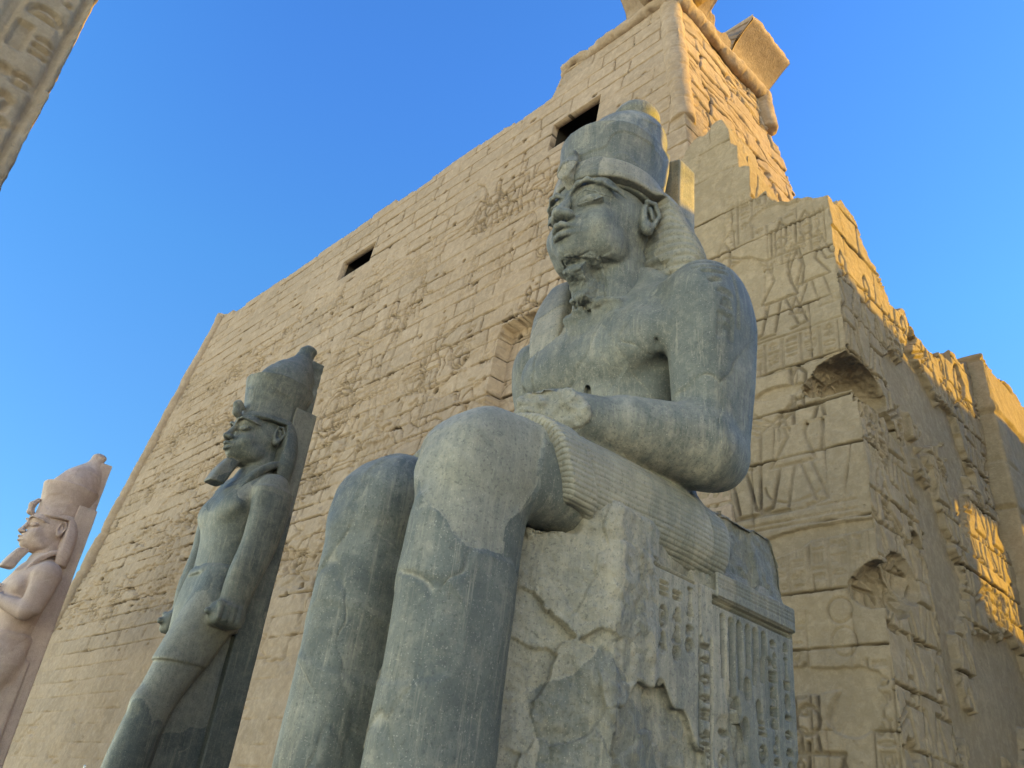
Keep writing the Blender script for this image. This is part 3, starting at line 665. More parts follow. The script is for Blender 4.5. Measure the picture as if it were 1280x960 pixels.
def jamb_vol(lo, hi, h):
    vj = Vol(lo, hi, h); vj.put(lo, hi, jf)
    _ax, _ay, _az = vj.ax
    fx = np.interp(_ax, [-9.1, -8.2, -7.85, -7.1, -6.95, -6.78, -6.75, -6.6, -6.55, -6.33, -6.3, -6.0, -5.95, -5.55, -5.3, -4.9, -4], [14.4, 14.9, 15.35, 15.7, 15.7, 15.3, 14.9, 14.8, 14.15, 14.0, 13.1, 13.05, 12.85, 12.6, 12.45, 12.3, 12.15]) + stepn(_ax, 5, 1)
    fy = np.interp(_ay, [10.5, 11.0, 11.4, 11.75, 12.0, 12.3, 12.32, 12.6, 12.62, 12.9, 12.95, 13.3, 13.35, 13.9, 14.1, 14.4, 14.8, 15.27, 15.6, 15.62, 16.3, 16.32, 16.8, 17.4, 17.9, 18.8, 19.3, 19.9, 20.2, 20.9],
         [12.1, 12.05, 12.3, 12.62, 12.62, 12.45, 12.2, 11.98, 11.85, 11.75, 11.4, 11.35, 11.15, 11.4, 11.35, 11.05, 11.05, 11.1, 11.1, 11.35, 11.35, 11.7, 11.7, 11.95, 12.0, 12.4, 12.4, 12.2, 11.9, 11.0]) + stepn(_ay, 3, 2) * .7
    top = np.where((_ay[None, :] < 12.35), np.maximum(fx[:, None], np.where(_ax[:, None] > -5.6, fy[None, :], 0)), fy[None, :] + 0 * fx[:, None])
    vj.F = np.maximum(vj.F, (_az[None, None, :] - top[:, :, None]).astype(np.float32) * .8)
    vj.ell((-4.82, 11.55, 8.62), (.62, .85, .42), .02, 'sub'); vj.ell((-4.72, 12.2, 8.1), (.38, .42, .36), .02, 'sub'); vj.ell((-5.15, 11.2, 8.5), (.35, .4, .25), .03, 'sub')
    vj.ell((-4.45, 11.1, 5.15), (.5, .62, .38), .02, 'sub'); vj.ell((-4.3, 11.6, 5.45), (.4, .6, .4), .02, 'sub')
    vj.ell((-4.55, 12.35, 6.2), (.25, .22, .2), .02, 'sub'); vj.ell((-4.55, 12.7, 6.05), (.2, .2, .14), .02, 'sub'); vj.ell((-4.4, 12.0, 12.2), (.3, .35, .3), .02, 'sub')
    return vj.mesh()
V, F = join_vf([jamb_vol((-8.3, 10.6, 2.4), (-4.1, 11.62, 15.9), .017), jamb_vol((-5.35, 11.55, 2.4), (-4.1, 17.7, 13.2), .019), jamb_vol((-8.3, 11.55, 2.4), (-5.3, 17.7, 15.9), .05)])
N = vnormals(V, F)
# maps for the two carved faces
gx = np.arange(-8.4, -4.0, .012); gz = np.arange(2.3, 16.1, .012); gy = np.arange(10.5, 17.8, .013)
dF, bF, jF = masonry(gx, gz, (.75, 1.15), (.9, 1.9), 21, .010, .06, .02, gapk=.08, vk=.45, rel=.7); RF = Relief(0, 1, 0, 1, xs=gx, ys=gz); RF.D = dF.astype(np.float32) * .0
rng = random.Random(8)
figure(RF, -5.75, 9.75, 2.1, .05, .035, True, 1); figure(RF, -6.9, 9.75, 2.15, .05, .035, False, 0); figure(RF, -5.25, 10.0, 1.9, .045, .03, False, 2)
for i in range(5): column(RF, -6.9 + i*.3, -6.62 + i*.3, 12.1, 13.4 - .1*i, rng, .03, .022)
for i in range(4): column(RF, -6.0 + i*.28, -5.74 + i*.28, 11.2, 12.1, rng, .03, .022)
for i in range(7): column(RF, -7.1 + i*.33, -6.8 + i*.33, 9.0, 9.6, rng, .03, .022)
RF.line([(-8.5, 9.68), (-4.7, 9.66)], .03, .03); RF.line([(-8.5, 8.98), (-4.7, 8.98)], .03, .025)
figure(RF, -6.75, 6.45, 2.4, .06, .045, False, 0); figure(RF, -5.55, 6.45, 2.2, .06, .045, True, 0); RF.line([(-6.2, 6.5), (-6.15, 8.0)], .06, .05); RF.line([(-5.1, 6.5), (-5.15, 8.3)], .045, .03)
RF.line(arc(-6.25, 7.7, .42, .4, -10, 190, 12), .05, .04); RF.line(arc(-5.6, 6.85, .5, .3, 180, 360, 12), .04, .03)
for q in (6.42, 6.28, 6.2): RF.line([(-7.5, q), (-4.7, q)], .035, .03)
for i in range(6): column(RF, -6.35 + i*.3, -6.08 + i*.3, 5.15, 5.95, rng, .032, .03)
RF.line(arc(-5.05, 4.87, .17, .17, 0, 360, 20), .035, .04); RF.line(arc(-5.03, 4.45, .17, .19, 0, 360, 20), .035, .03)
column(RF, -5.9, -5.55, 2.5, 4.9, rng, .04, .03); column(RF, -4.75, -4.45, 1, 4.2, rng, .04, .025)
figure(RF, -5.6, .6, 3.1, .06, .04, False, 2); RF.line([(-5.75, .5), (-5.6, 3.2)], .06, .05); RF.line([(-5.35, .5), (-5.2, 2.6)], .05, .04)
GX, GZ = np.meshgrid(gx, gz, indexing='ij'); G3 = np.stack([GX, GZ, GX*0 + 4], -1)
soft = .5 + .5 * sstep(-.3, .2, fbm(G3 * .8, 3, 7))
soft_f = soft
mapF = dF * .9 + RF.D * soft * 1.25
# repaired bands where the carved face is gone: smooth and sunk
def fillmask(c, pts, w):
    return c
fm = np.zeros_like(mapF)
for (cx, cz, rx, rz) in ((-5.2, 6.02, .95, .11), (-5.9, 5.9, .5, .16), (-5.6, 3.98, .9, .2), (-4.95, 3.6, .35, .35), (-6.6, 10.9, .5, .7), (-5.9, 12.5, .5, .2), (-6.3, 3.6, .25, 1.3), (-5.9, 8.6, .5, .12)):
    rr = np.hypot((GX - cx) / rx, (GZ - cz) / rz) + .22 * fbm(G3 * 2.3, 3, 61); fm = np.maximum(fm, sstep(1.02, .97, rr))
mapF = mapF * (1 - fm) + .055 * fm
AF = Relief(0, 1, 0, 1, xs=gx, ys=gz); AF.D = mapF.astype(np.float32)
dS, bS, jS = masonry(gy, gz, (.7, 1.05), (.8, 1.9), 23, .013, .08, .03, gapk=.3, vk=.6)
RSd = Relief(0, 1, 0, 1, xs=gy, ys=gz)
for z0 in (9.0, 6.9, 4.6, 2.2):
    y = 11.1
    while y < 17.3:
        if rng.random() < .6: figure(RSd, y + .3, z0, 1.9, .055, .045, rng.random() < .5, rng.randrange(3)); y += .9
        else:
            for q in range(2): column(RSd, y, y + .3, z0, z0 + 1.9, rng, .04, .035); y += .33
GY, GZ2 = np.meshgrid(gy, gz, indexing='ij'); H3 = np.stack([GY, GZ2, GY*0 + 14], -1)
mapS = dS + RSd.D * 1.2
isl = fbm(H3 * [.85, .62, 1], 5, 63, .5) + .8 * sstep(9.3, 10.6, GZ2) + .75 * sstep(13.1, 12.3, GY) + .0
low = sstep(.10, .06, isl)                                     # mortar where the facing is lost
mapS = mapS * (1 - low) + low * (.13 + .008 * fbm(H3 * 2, 3, 5))
AS = Relief(0, 1, 0, 1, xs=gy, ys=gz); AS.D = mapS.astype(np.float32)
BS = Relief(0, 1, 0, 1, xs=gy, ys=gz); BS.D = bS; BF = Relief(0, 1, 0, 1, xs=gx, ys=gz); BF.D = bF
JF_ = Relief(0, 1, 0, 1, xs=gx, ys=gz); JF_.D = np.maximum(jF, np.clip(RF.D * 9, 0, .38) * soft_f) * (1 - fm); JS_ = Relief(0, 1, 0, 1, xs=gy, ys=gz); JS_.D = np.maximum(jS, np.clip(RSd.D * 8, 0, .38)) * (1 - low)  # carved lines carry painted shade as well
front = N[:,1] < -.8; side = N[:,0] > .8
rough = ~(front | side)
disp = .02 * fbm(V * 1.3, 4, 3) * rough + .035 * fbm(V * 3.2, 4, 9, .6) * rough + .008 * fbm(V * 6, 3, 4)
disp -= np.where(front, AF.sample(V[:,0], V[:,2]), 0) + np.where(side, AS.sample(V[:,1], V[:,2]), 0)
blkv = np.where(front, BF.sample(V[:,0], V[:,2]), np.where(side, BS.sample(V[:,1], V[:,2]), .9))
jv_ = np.where(front, JF_.sample(V[:,0], V[:,2]), np.where(side, JS_.sample(V[:,1], V[:,2]), 0))
V = V + N * disp[:, None]
mesh_obj('jamb_wall', V + JO, F, M['jamb'], jamb, True, {'blk': blkv, 'joint': jv_})
hexa('jamb_footing', np.array([(-8.25, 10.86, 0), (-4.36, 10.86, 0), (-4.36, 17.6, 0), (-8.25, 17.6, 0), (-8.25, 10.86, 2.53), (-4.42, 10.86, 2.53), (-4.42, 17.6, 2.53), (-8.25, 17.6, 2.53)]) + JO, M['jamb'], jamb)
hexa('rear_block', np.array([(-9.2, 17.58, 0), (-4.8, 17.58, 0), (-4.8, 24, 0), (-9.2, 24, 0), (-9.2, 17.58, 11.6), (-5.0, 17.58, 11.6), (-5.0, 24, 11.6), (-9.2, 24, 11.6)]) + JO, M['jamb'], jamb)
# projecting piers at the far end of the passage side
def pier(x1, y0, y1, z1, seed, parent):
    v = Vol((-5.6, y0 - .2, -.1), (x1 + .3, y1 + .2, z1 + .5), .05)
    v.put((-5.5, y0, 0), (x1, y1, z1), lambda X, Y, Z: np.maximum(np.maximum(np.maximum(X - (x1 - .03*Z), -5.5 - X), np.maximum(y0 - Y, Y - y1)), np.maximum(-Z, Z - z1 - .12*np.sin(Y*3))))
    V, F = v.mesh(); N = vnormals(V, F)
    gy_ = np.arange(y0 - .3, y1 + .3, .03); gz_ = np.arange(-.2, z1 + .6, .03)
    dd, bb, _ = masonry(gy_, gz_, (.9, 1.3), (3, 5), seed, .03, .07, .1); A = Relief(0,1,0,1, xs=gy_, ys=gz_); A.D = dd.astype(np.float32)
    V = V + N * (.03 * fbm(V * 1.4, 4, seed) - A.sample(V[:,1], V[:,2]) * (np.abs(N[:,0]) > .7) - (np.abs(N[:,1]) > .7) * A.sample(V[:,0]*0 + y0 + 1, V[:,2]))[:, None]
    mesh_obj('pier', V + JO, F, M['jamb'], parent, False, {'blk': np.full(len(V), .5)})
pier(-4.12, 17.5, 20.4, 12.1, 31, jamb)
pier(-4.0, 20.9, 24.0, 12.4, 33, jamb)

# ------------------------------------------------------------------ unseen far side of the gate, added and shaped to cast the passage shadows
west = empty('unseen_gate_tower', (14, 14, 0), 'unseen gate tower across the passage, outside the frame, shaped to cast its shadows', 'tower')
WO = np.array([-14, -14, 0.])
def prism(name, pts, z0, z1, mat, parent, off):
    n = len(pts); P = np.array([(x, y, z0) for x, y in pts] + [(x, y, z) for (x, y), z in zip(pts, z1 if hasattr(z1, '__len__') else [z1] * n)]) + off
    F = [[k, (k + 1) % n, n + (k + 1) % n] for k in range(n)] + [[k, n + (k + 1) % n, n + k] for k in range(n)]
    F += [[0, k + 1, k] for k in range(1, n - 1)] + [[n, n + k, n + k + 1] for k in range(1, n - 1)]
    return mesh_obj(name, P, F, mat, parent, False)
prism('unseen_tower_block', [(4.6, 11.2), (34, 10.6), (34, 20.5), (7.4, 20.5), (4.6, 17.52)], 0, 22.0, M['sand'], west, WO)  # outline and height fitted to the shadow edges
prism('unseen_gate_jamb', [(4.6, 17.53), (7.35, 20.5), (7.3, 20.9), (4.6, 20.9)], 0, [13.7, 14.2, 14.2, 14.4], M['sand'], west, WO)
prism('court_blocker', [(4.6, 20.91), (5.8, 20.91), (5.8, 26.4), (4.6, 26.4)], 0, [15.6, 15.6, 15.0, 15.0], M['sand'], west, WO)  # invented wall, added to block the sun
prism('court_blocker', [(4.6, 26.41), (5.4, 26.41), (5.4, 44), (4.6, 44)], 0, [10.6, 10.6, 9.3, 9.3], M['sand'], west, WO)  # invented low wall, lower edge of the sunlit patch
prism('blocker_beam', [(4.6, 26.41), (5.4, 26.41), (5.4, 44), (4.6, 44)], 13.1, [15.1, 15.1, 15.8, 15.8], M['sand'], west, WO)  # added beam; the gap under it lets the sunlit patch through
prism('blocker_pillar', [(4.62, 31.5), (5.38, 31.5), (5.38, 32.8), (4.62, 32.8)], 8.9, 13.2, M['sand'], west, WO)  # added with the beam, blocks sun in the gap

# ------------------------------------------------------------------ obelisk at the upper left
ob = Vol((-1.35, -1.35, -.2), (1.35, 1.35, 24.6), .034)
def obf(X, Y, Z):
    hw = 1.22 - .014 * Z
    return np.maximum(np.maximum(np.abs(X) - hw + 0*Y, np.abs(Y) - hw + 0*X), np.maximum(-.1 - Z, np.maximum(Z - 24.5, (np.abs(X) + np.abs(Y)) * .35 + Z - 24.4)))
ob.put((-1.6, -1.7, -.1), (1.6, 1.6, 25), obf)
V, F = ob.mesh(); N = vnormals(V, F)
RO = Relief(-1.4, 1.4, 2, 23.5, .02); rng = random.Random(4)
for x0, x1 in ((-1.0, -.38), (-.31, .31), (.38, .96)): column(RO, x0, x1, 2.5, 23, rng, .06, .07)
corner = sstep(.16, .0, np.abs(np.abs(V[:,0]) - np.abs(V[:,1])) ) 
edge = np.minimum(1.22 - .014*V[:,2] - np.abs(V[:,0]), 1.22 - .014*V[:,2] - np.abs(V[:,1]))
near_e = (np.abs(V[:,0]) > .98 - .014*V[:,2]) & (np.abs(V[:,1]) > .98 - .014*V[:,2])
d_ = -np.where(N[:,0] > .8, RO.sample(V[:,1], V[:,2]), 0) - near_e * (.05 * sstep(-.2, .4, fbm(V * 1.2, 4, 5)) + .03 * fbm(V * 4, 3, 6)) + .006 * fbm(V * 5, 3, 8)
V = V + N * d_[:, None]
o = mesh_obj('obelisk', V, F, M['obel'], None, False); o.location = (-10.62, -.62, .2)
tag(o, 'towering stone obelisk with worn corner and carved signs, at the upper left', 'obelisk')
# ------------------------------------------------------------------ statues
def build_part(name, vol, mat, parent, S, amp=.012, nscale=1.5, post=None, seed=1, extra=None, cells=14, ledge=.03, zs=.6, cav=None):
    V, F = vol.mesh() if isinstance(vol, Vol) else vol
    if extra is not None: V, F = join_vf([(V, F), extra])
    N = vnormals(V, F)
    slab, edge, tl = facets(V, seed * 7 + 1, cells, V.min(0), V.max(0), .3, .8, zs)
    d = amp * fbm(V * nscale, 4, seed)
    ledge = ledge * (1 - .8 * sstep(12.3, 12.7, V[:, 2]) * (V[:, 1] < 5.6)) if name == 'body' else ledge
    d = d - ledge * (slab - .5) * sstep(.0, .05, edge) - .35 * ledge * sstep(.05, .0, edge) * sstep(-.1, .3, vnoise(V * .9, seed + 4))
    if name == 'body':
        fm_ = sstep(12.2, 12.6, V[:, 2]) if S == S1 else sstep(16.4, 16.9, V[:, 2]); slab = slab * (1 - fm_) + .5 * fm_; edge = edge + fm_
    if name == 'body' and S == S1:
        wr = (np.abs(.89*(V[:,1]-2.3) - .45*(V[:,0]-1.2) + .2*(V[:,2]-7.1)) < .07) & (V[:,2] > 6.5) & (V[:,2] < 8) & (V[:,0] > .2); slab = np.where(wr, 1.0, slab); d = d + wr * .09 * fbm(V * 4, 3, 5)
    if post is not None: d = d + post(V, N)
    V0 = V; V = V + N * d[:, None]
    cv = cav(V0, N) if cav is not None else np.zeros(len(V))
    return mesh_obj(name, V * S, F, mat, parent, True, {'slab': slab, 'edge': edge, 'cav': cv})

def flake(V, seed, scale, thr, depth, octv=2):
    """shallow flaked areas with a crisp rim"""
    n = fbm(V * scale, octv, seed, .4); return -depth * sstep(thr, thr + .04, n) * (.5 + .8 * np.clip(n - thr, 0, .6))
def broken(V, seed, n, lo, hi, amp, tilt):
    """rock broken into tilted planes"""
    s, e, t = facets(V, seed, n, lo, hi, .18, 1.6)
    return amp * (s - .5) + tilt * np.clip(t, -1, 1) + .012 * fbm(V * 3.1, 4, seed + 9, .6)

def head_vol(h=.024, beard='stump'):
    v = Vol((-1.6, 2.6, 10.4 if beard == 'full' else 11.2), (1.6, 6.9, 15.6), h)
    v.ell((0, 5.15, 14.0), (1.12, 1.45, 1.5))
    v.ell((0, 4.5, 13.1), (.9, .98, .86), .3)
    for s in (-1, 1):
        v.ell((.58*s, 4.08, 13.32), (.38, .36, .42), .3)
        v.ell((.72*s, 4.6, 12.82), (.26, .5, .36), .25)
    v.ell((0, 3.84, 12.62), (.34, .3, .24), .2)
    v.ell((0, 3.75, 12.98), (.44, .36, .34), .22)
    v.ell((0, 4.12, 14.4), (.98, .58, .5), .3)
    v.loft([(11.0, 0, 5.55, 1.05, .95, 2.2), (11.8, 0, 5.5, .98, .92, 2.2), (12.6, 0, 5.42, .95, .92, 2.2), (13.2, 0, 5.4, .95, .95, 2.2)], 2, .1)
    for s in (-1, 1):
        v.ell((.5*s, 3.34, 13.92), (.4, .3, .21), .14, 'sub')
        v.ell((.21*s, 3.4, 13.85), (.12, .22, .2), .12, 'sub')
    v.seg((0, 3.62, 14.2), (0, 3.3, 13.5), .12, .16, .12)
    v.ell((0, 3.24, 13.43), (.17, .17, .14), .1)
    for s in (-1, 1):
        v.ell((.2*s, 3.4, 13.4), (.14, .18, .13), .08)
        v.ell((.12*s, 3.26, 13.24), (.075, .12, .08), .03, 'sub')
        v.ell((.53*s, 3.84, 13.9), (.36, .26, .165), .03, rot=(0, 0, 14*s))
        U = [(.2*s, 3.54, 13.87), (.36*s, 3.49, 14.05), (.56*s, 3.53, 14.1), (.77*s, 3.67, 14.02), (.94*s, 3.86, 13.93), (1.12*s, 4.25, 13.9)]
        v.poly(U, [.015, .024, .027, .025, .022, .018], .03)
        Lw = [(.2*s, 3.54, 13.85), (.38*s, 3.53, 13.72), (.58*s, 3.58, 13.71), (.78*s, 3.72, 13.78), (.92*s, 3.86, 13.88)]
        v.poly(Lw, [.015, .022, .024, .022, .02], .03)
        Bw = [(.12*s, 3.48, 14.2), (.35*s, 3.45, 14.36), (.6*s, 3.52, 14.41), (.87*s, 3.76, 14.33), (1.08*s, 4.15, 14.2), (1.16*s, 4.5, 14.1)]
        v.poly(Bw, [.055, .06, .055, .05, .04, .03], .1)
        e = (1.2*s, 5.32, 14.0)
        v.ell((e[0]-.02*s, e[1]+.05, e[2]), (.17, .33, .54), .05, rot=(-12, 0, 16*s))
        v.ell((e[0]+.13*s, e[1]-.02, e[2]+.06), (.1, .18, .34), .03, 'sub', rot=(-12, 0, 16*s))
        v.poly([(e[0]+.1*s, e[1]-.16, e[2]+.36), (e[0]+.17*s, e[1]+.08, e[2]+.4), (e[0]+.2*s, e[1]+.24, e[2]+.1), (e[0]+.12*s, e[1]+.1, e[2]-.3)], .06, .03)
        v.poly([(e[0]+.1*s, e[1]-.02, e[2]+.22), (e[0]+.12*s, e[1]+.06, e[2]-.06)], .055, .04)
        v.ell((e[0]+.06*s, e[1]-.06, e[2]-.42), (.14, .19, .2), .04)
    v.poly([(-.44, 3.6, 13.0), (-.2, 3.38, 13.06), (-.07, 3.3, 13.09), (.07, 3.3, 13.09), (.2, 3.38, 13.06), (.44, 3.6, 13.0)], [.035, .06, .07, .07, .06, .035], .06)
    v.poly([(-.4, 3.62, 12.9), (-.18, 3.41, 12.83), (0, 3.35, 12.81), (.18, 3.41, 12.83), (.4, 3.62, 12.9)], [.035, .06, .075, .06, .035], .06)
    v.poly([(-.48, 3.56, 12.96), (-.2, 3.28, 12.945), (0, 3.2, 12.955), (.2, 3.28, 12.945), (.48, 3.56, 12.96)], .03, .02, 'sub')
    v.seg((0, 3.22, 13.22), (0, 3.24, 13.15), .04, .03, .05, 'sub')
    for s in (-1, 1): v.ell((.52*s, 3.54, 12.96), (.06, .09, .08), .05, 'sub')
    v.ell((0, 3.4, 12.64), (.26, .1, .06), .08, 'sub')
    if beard == 'stump':
        v.box((.0, 4.3, 12.05), (.26, .34, .3), .05, .1, rot=(-38, 0, 10)); v.box((.05, 4.6, 11.65), (.3, .24, .3), .05, .1, rot=(-20, 8, -14))
    elif beard == 'full':
        v.loft([(10.9, 0, 3.3, .46, .42, 5), (11.5, 0, 3.5, .42, .4, 5), (12.35, 0, 3.9, .33, .36, 4)], 2, .05)
    return v

S1 = .465
def seated():
    T = empty('seated_colossus', (-5.30, 3.52, 1.706), 'huge grey seated stone king with a pleated kilt and broken crown, on a carved throne', 'statue')
    b = Vol((-3.9, -2.6, -1.3), (3.9, 8.2, 12.7), .046)
    for s in (-1, 1):
        x = 1.2 * s; dz = 0 if s > 0 else -.38
        b.loft([(-1.2, x, .95, .62, .9, 2.8), (-.2, x, .85, .66, .95, 2.8), (1, x, .84, .7, .95, 2.8), (2.2, x, .84, .74, .93, 2.7), (3.4, x, .86, .77, .93, 2.7), (4.4, x, .9, .76, .92, 2.9), (5.2 + dz, x, .95, .78, .93, 3.2), (5.8 + dz, x, 1.0, .77, .88, 3.2), (6.15 + dz, x, 1.1, .66, .75, 2.8)], 2, .2, cap=.3)
        b.loft([(.1, x, 5.35 + dz, .68, .6, 3), (.5, x, 5.5 + dz, .76, .85, 3.2), (1.2, x*1.0, 5.62 + dz, .8, .95, 3.2), (2.4, x*1.0, 5.7 + dz*.8, .9, .93, 2.8), (4.2, x*1.05, 5.7, 1.02, .98, 2.5), (6.2, x*1.07, 5.7, 1.12, 1.05, 2.5), (6.85, x, 5.7, 1.0, .95, 2.5)], 1, .25, cap=.3)
        b.ell((x, .12, 5.15 + dz), (.5, .16, .4), .2)
        b.seg((x, .1, 4.4), (x, .04, .6), .12, .08, .5)
        b.loft([(-2.5, x, -1.0, .5, .16, 3), (-2.0, x, -.92, .55, .26, 3), (-1, x, -.7, .55, .48, 2.6), (1.2, x, -.65, .5, .5, 2.6)], 1, .3)
        b.ell((2.5*s, 6.0, 11.0), (.8, .95, .85), .4)
        if s > 0:
            b.ell((2.5, 6.0, 11.35), (.82, .98, .85), .3)
            b.loft([(7.0, 2.68, 5.85, .58, .82, 2.8), (8.2, 2.72, 5.85, .64, .9, 3.0), (9.6, 2.72, 5.86, .72, 1.02, 3.2), (10.9, 2.68, 5.9, .76, 1.08, 3.0), (11.7, 2.58, 5.95, .68, .95, 2.6)], 2, .08, cap=.45)
            b.ell((2.66, 5.85, 7.2), (.68, .88, .7), .2)
        else: b.loft([(7.6, -2.3, 6.3, .4, .6, 2.4), (8.4, -2.4, 6.3, .45, .7, 2.5), (9.6, -2.55, 6.15, .58, .85, 2.5), (10.8, -2.6, 6.05, .66, .95, 2.4), (11.5, -2.45, 5.95, .6, .8, 2.2)], 2, .2, cap=.4)
        if s > 0:
            b.seg((2.6, 5.5, 7.25), (1.1, 1.9, 7.12), .74, .42, .25)
            b.seg((2.62, 5.3, 7.5), (2.0, 3.9, 7.35), .62, .5, .3)
        b.ell((1.05*s, 4.95, 10.15), (1.2, .46, .8), .4); b.ell((1.75*s, 5.6, 11.1), (.9, .55, .6), .4)
        b.seg((.2*s, 4.95, 11.3), (1.9*s, 5.35, 11.4), .12, .1, .3)
    b.put((0, .6, 6), (2.8, 3.2, 8.2), lambda X, Y, Z: np.maximum(np.maximum(.89*(Y-2.3) - .45*(X-1.2) + .2*(Z-7.1), 6.4 - Z + 0*X), X - 2.8 + 0*Z), 0, 'sub')
    b.loft([(5.2, 0, 5.9, 2.1, 1.3, 3), (6.4, 0, 6.0, 2.0, 1.3, 2.8), (7.6, 0, 6.15, 1.7, 1.12, 2.6), (8.8, 0, 6.1, 1.82, 1.2, 2.6), (10.0, 0, 6.05, 2.1, 1.34, 2.6), (11.0, 0, 6.0, 2.45, 1.25, 2.4), (11.7, 0, 6.05, 2.2, 1.0, 2.2), (12.2, 0, 6.1, 1.75, .85, 2.2), (12.7, 0, 6.0, 1.2, .85, 2)], 2, .3)
    b.box((0, 5.6, 4.6), (3.2, 2.3, .95), .02, 0, 'sub')
    b.seg((0, 4.98, 10.9), (0, 4.95, 8.0), .07, .06, .16, 'sub')
    for s in (-1, 1):
        b.seg((1.98*s, 5.0, 7.9), (1.98*s, 4.8, 10.2), .07, .02, .12, 'sub')
    # broken remains of beard strap and lappets on the breast
    b.box((.5, 4.85, 11.0), (.4, .14, .45), .05, .15, rot=(28, 14, 12)); b.box((-.25, 4.8, 10.85), (.34, .12, .5), .05, .15, rot=(26, -8, -5));
    R_sh = Relief(4.6, 6.4, 9.0, 12.2, .02)
    for (x0, z0, x1, z1) in ((5.0, 11.45, 5.55, 11.6), (5.0, 11.25, 5.5, 11.38), (5.02, 10.95, 5.2, 11.05)): R_sh.line([(x0, z0), (x1, z1)], .09, .08)
    R_sh.line([(5.72, 11.8), (5.68, 10.0)], .06, .06); R_sh.line([(4.9, 11.7), (5.72, 11.8)], .05, .04); column(R_sh, 5.0, 5.6, 9.4, 10.9, random.Random(3), .07, .05, False)
    def post(V, N):
        d = flake(V, 31, .42, .5, .05) * (N[:, 2] < .8)
        m = np.exp(-(((V[:,0]-1.2)/.7)**2 + ((V[:,1]-2.0)/.25)**2 + ((V[:,2]-7.1)/.7)**2))
        d += .07 * m * fbm(V * 4, 3, 5)
        out = (N[:,0] > .1) & (V[:,0] > 2.0)
        d -= R_sh.sample(V[:,1], V[:,2]) * out
        bs = (np.abs(V[:,0]) < .55) & (V[:,1] > 3.7) & (V[:,1] < 5.0) & (V[:,2] > 11.2) & (V[:,2] < 12.42); d += bs * (.05 * fbm(V * 3.3, 5, 19, .6))
        ch = np.exp(-((V[:,0]/1.3)**2 + ((V[:,2]-11.1)/.5)**2)) * (N[:,1] < 0); d += .06 * ch * fbm(V * 2.6, 4, 15, .6)
        return d
    hv = head_vol(.024).mesh(); hv[0][:, 1] += .13 * np.clip(4.4 - hv[0][:, 1], 0, 1)
    build_part('body', b, M['grey'], T, S1, .012, 1.2, post, 3, extra=hv, cells=44, ledge=.055)
    k = Vol((-3.1, 1.0, 3.9), (3.1, 8.0, 7.4), .034)
    k.loft([(1.5, 0, 5.72, 2.24, 1.04, 3.2), (3.2, 0, 5.74, 2.36, 1.1, 3.0), (5.0, 0, 5.74, 2.46, 1.16, 2.8), (6.3, 0, 5.7, 2.46, 1.2, 2.6), (6.95, 0, 5.65, 2.38, 1.14, 2.5), (7.2, 0, 5.65, 2.15, 1.0, 2.5)], 1, 0)
    k.cut((0, -1, -.45), -4.62, .04)
    k.ell((1.75, 2.1, 4.55), (1.3, 1.0, .55), .08, 'sub', rot=(18, 0, 0))
    k.box((0, 1.6, 5.55), (.42, 1.6, .4), .1, .1)
    def postk(V, N):
        e = (V[:,1] + .45 * V[:,2] - 4.62)
        d = .06 * sstep(.66, .56, e) * (V[:,2] > 4.8) - .03 * np.exp(-((e - .66) / .04) ** 2)
        return d + flake(V, 12, .6, .62, .02)
    build_part('pleated_kilt', k, M['kilt'], T, S1, .008, 1.2, postk, 9, cells=8, ledge=.03)
    n = Vol((-2.75, 2.9, 9.8), (2.75, 7.5, 15.7), .032)
    n.ell((0, 5.2, 14.3), (1.3, 1.52, 1.45)); n.loft([(14.3, 0, 5.2, 1.3, 1.55, 2.1), (14.9, 0, 5.22, 1.4, 1.62, 2.1), (15.32, 0, 5.25, 1.36, 1.58, 2.1)], 2, .1)
    n.loft([(12.1, 0, 6.25, 2.15, .55, 3), (12.7, 0, 6.2, 2.3, .6, 3), (13.4, 0, 6.15, 2.15, .62, 2.8), (14.1, 0, 6.05, 1.85, .68, 2.6), (14.9, 0, 5.8, 1.52, .9, 2.4), (15.3, 0, 5.5, 1.1, .9, 2.2)], 2, .12)
    # opening for the face: rim over the brow, down in front of and behind the ears
    n.put((-1.7, 2.5, 10), (1.7, 5.9, 14.9), lambda X, Y, Z: np.maximum(np.maximum(np.abs(X) - 1.75 + 0*Y + 0*Z, Z - 14.62 - .05*(Y-3.9)), Y - 5.62 - .35*np.maximum(Z-14.1, 0)*0 + 0*X), .03, 'sub')
    n.loft([(10.5, -1.4, 4.78, .45, .2, 4), (11.3, -1.5, 4.92, .52, .24, 4), (12.3, -1.72, 5.35, .55, .35, 4), (13.3, -1.8, 5.8, .4, .42, 3)], 2, .1)
    n.cut((-.25, .22, 1), 16.2)
    def postn(V, N):
        s = V[:,2] * 1.0 + (V[:,1] - 5) * .55 - np.abs(V[:,0]) * .1
        m = (V[:,1] > 5.5) & (V[:,2] < 14.6)
        rim = .02 * sstep(14.85, 14.8, V[:,2]) * (V[:,1] < 5.5) * (V[:,2] > 14.5)
        low = sstep(12.95, 12.7, V[:,2] - .1 * fbm(V * 2, 3, 3)) * (V[:,0] > 0)
        return -.045 * (0.5 + 0.5 * np.cos(2*np.pi*s/.22)) ** 2 * m + rim + low * broken(V, 77, 30, (0, 5, 12), (2.5, 7, 13), .2, .1)
    hd = build_part('headdress', n, M['cloth'], T, S1, .01, 1.5, postn, 15, cells=9)
    u = Vol((-.9, 2.9, 14.0), (.9, 4.7, 16.3), .025)
    u.poly([(0, 3.75, 14.5), (0, 3.58, 14.75), (0, 3.55, 15.05), (0, 3.7, 15.4)], [.14, .17, .2, .12], .1)
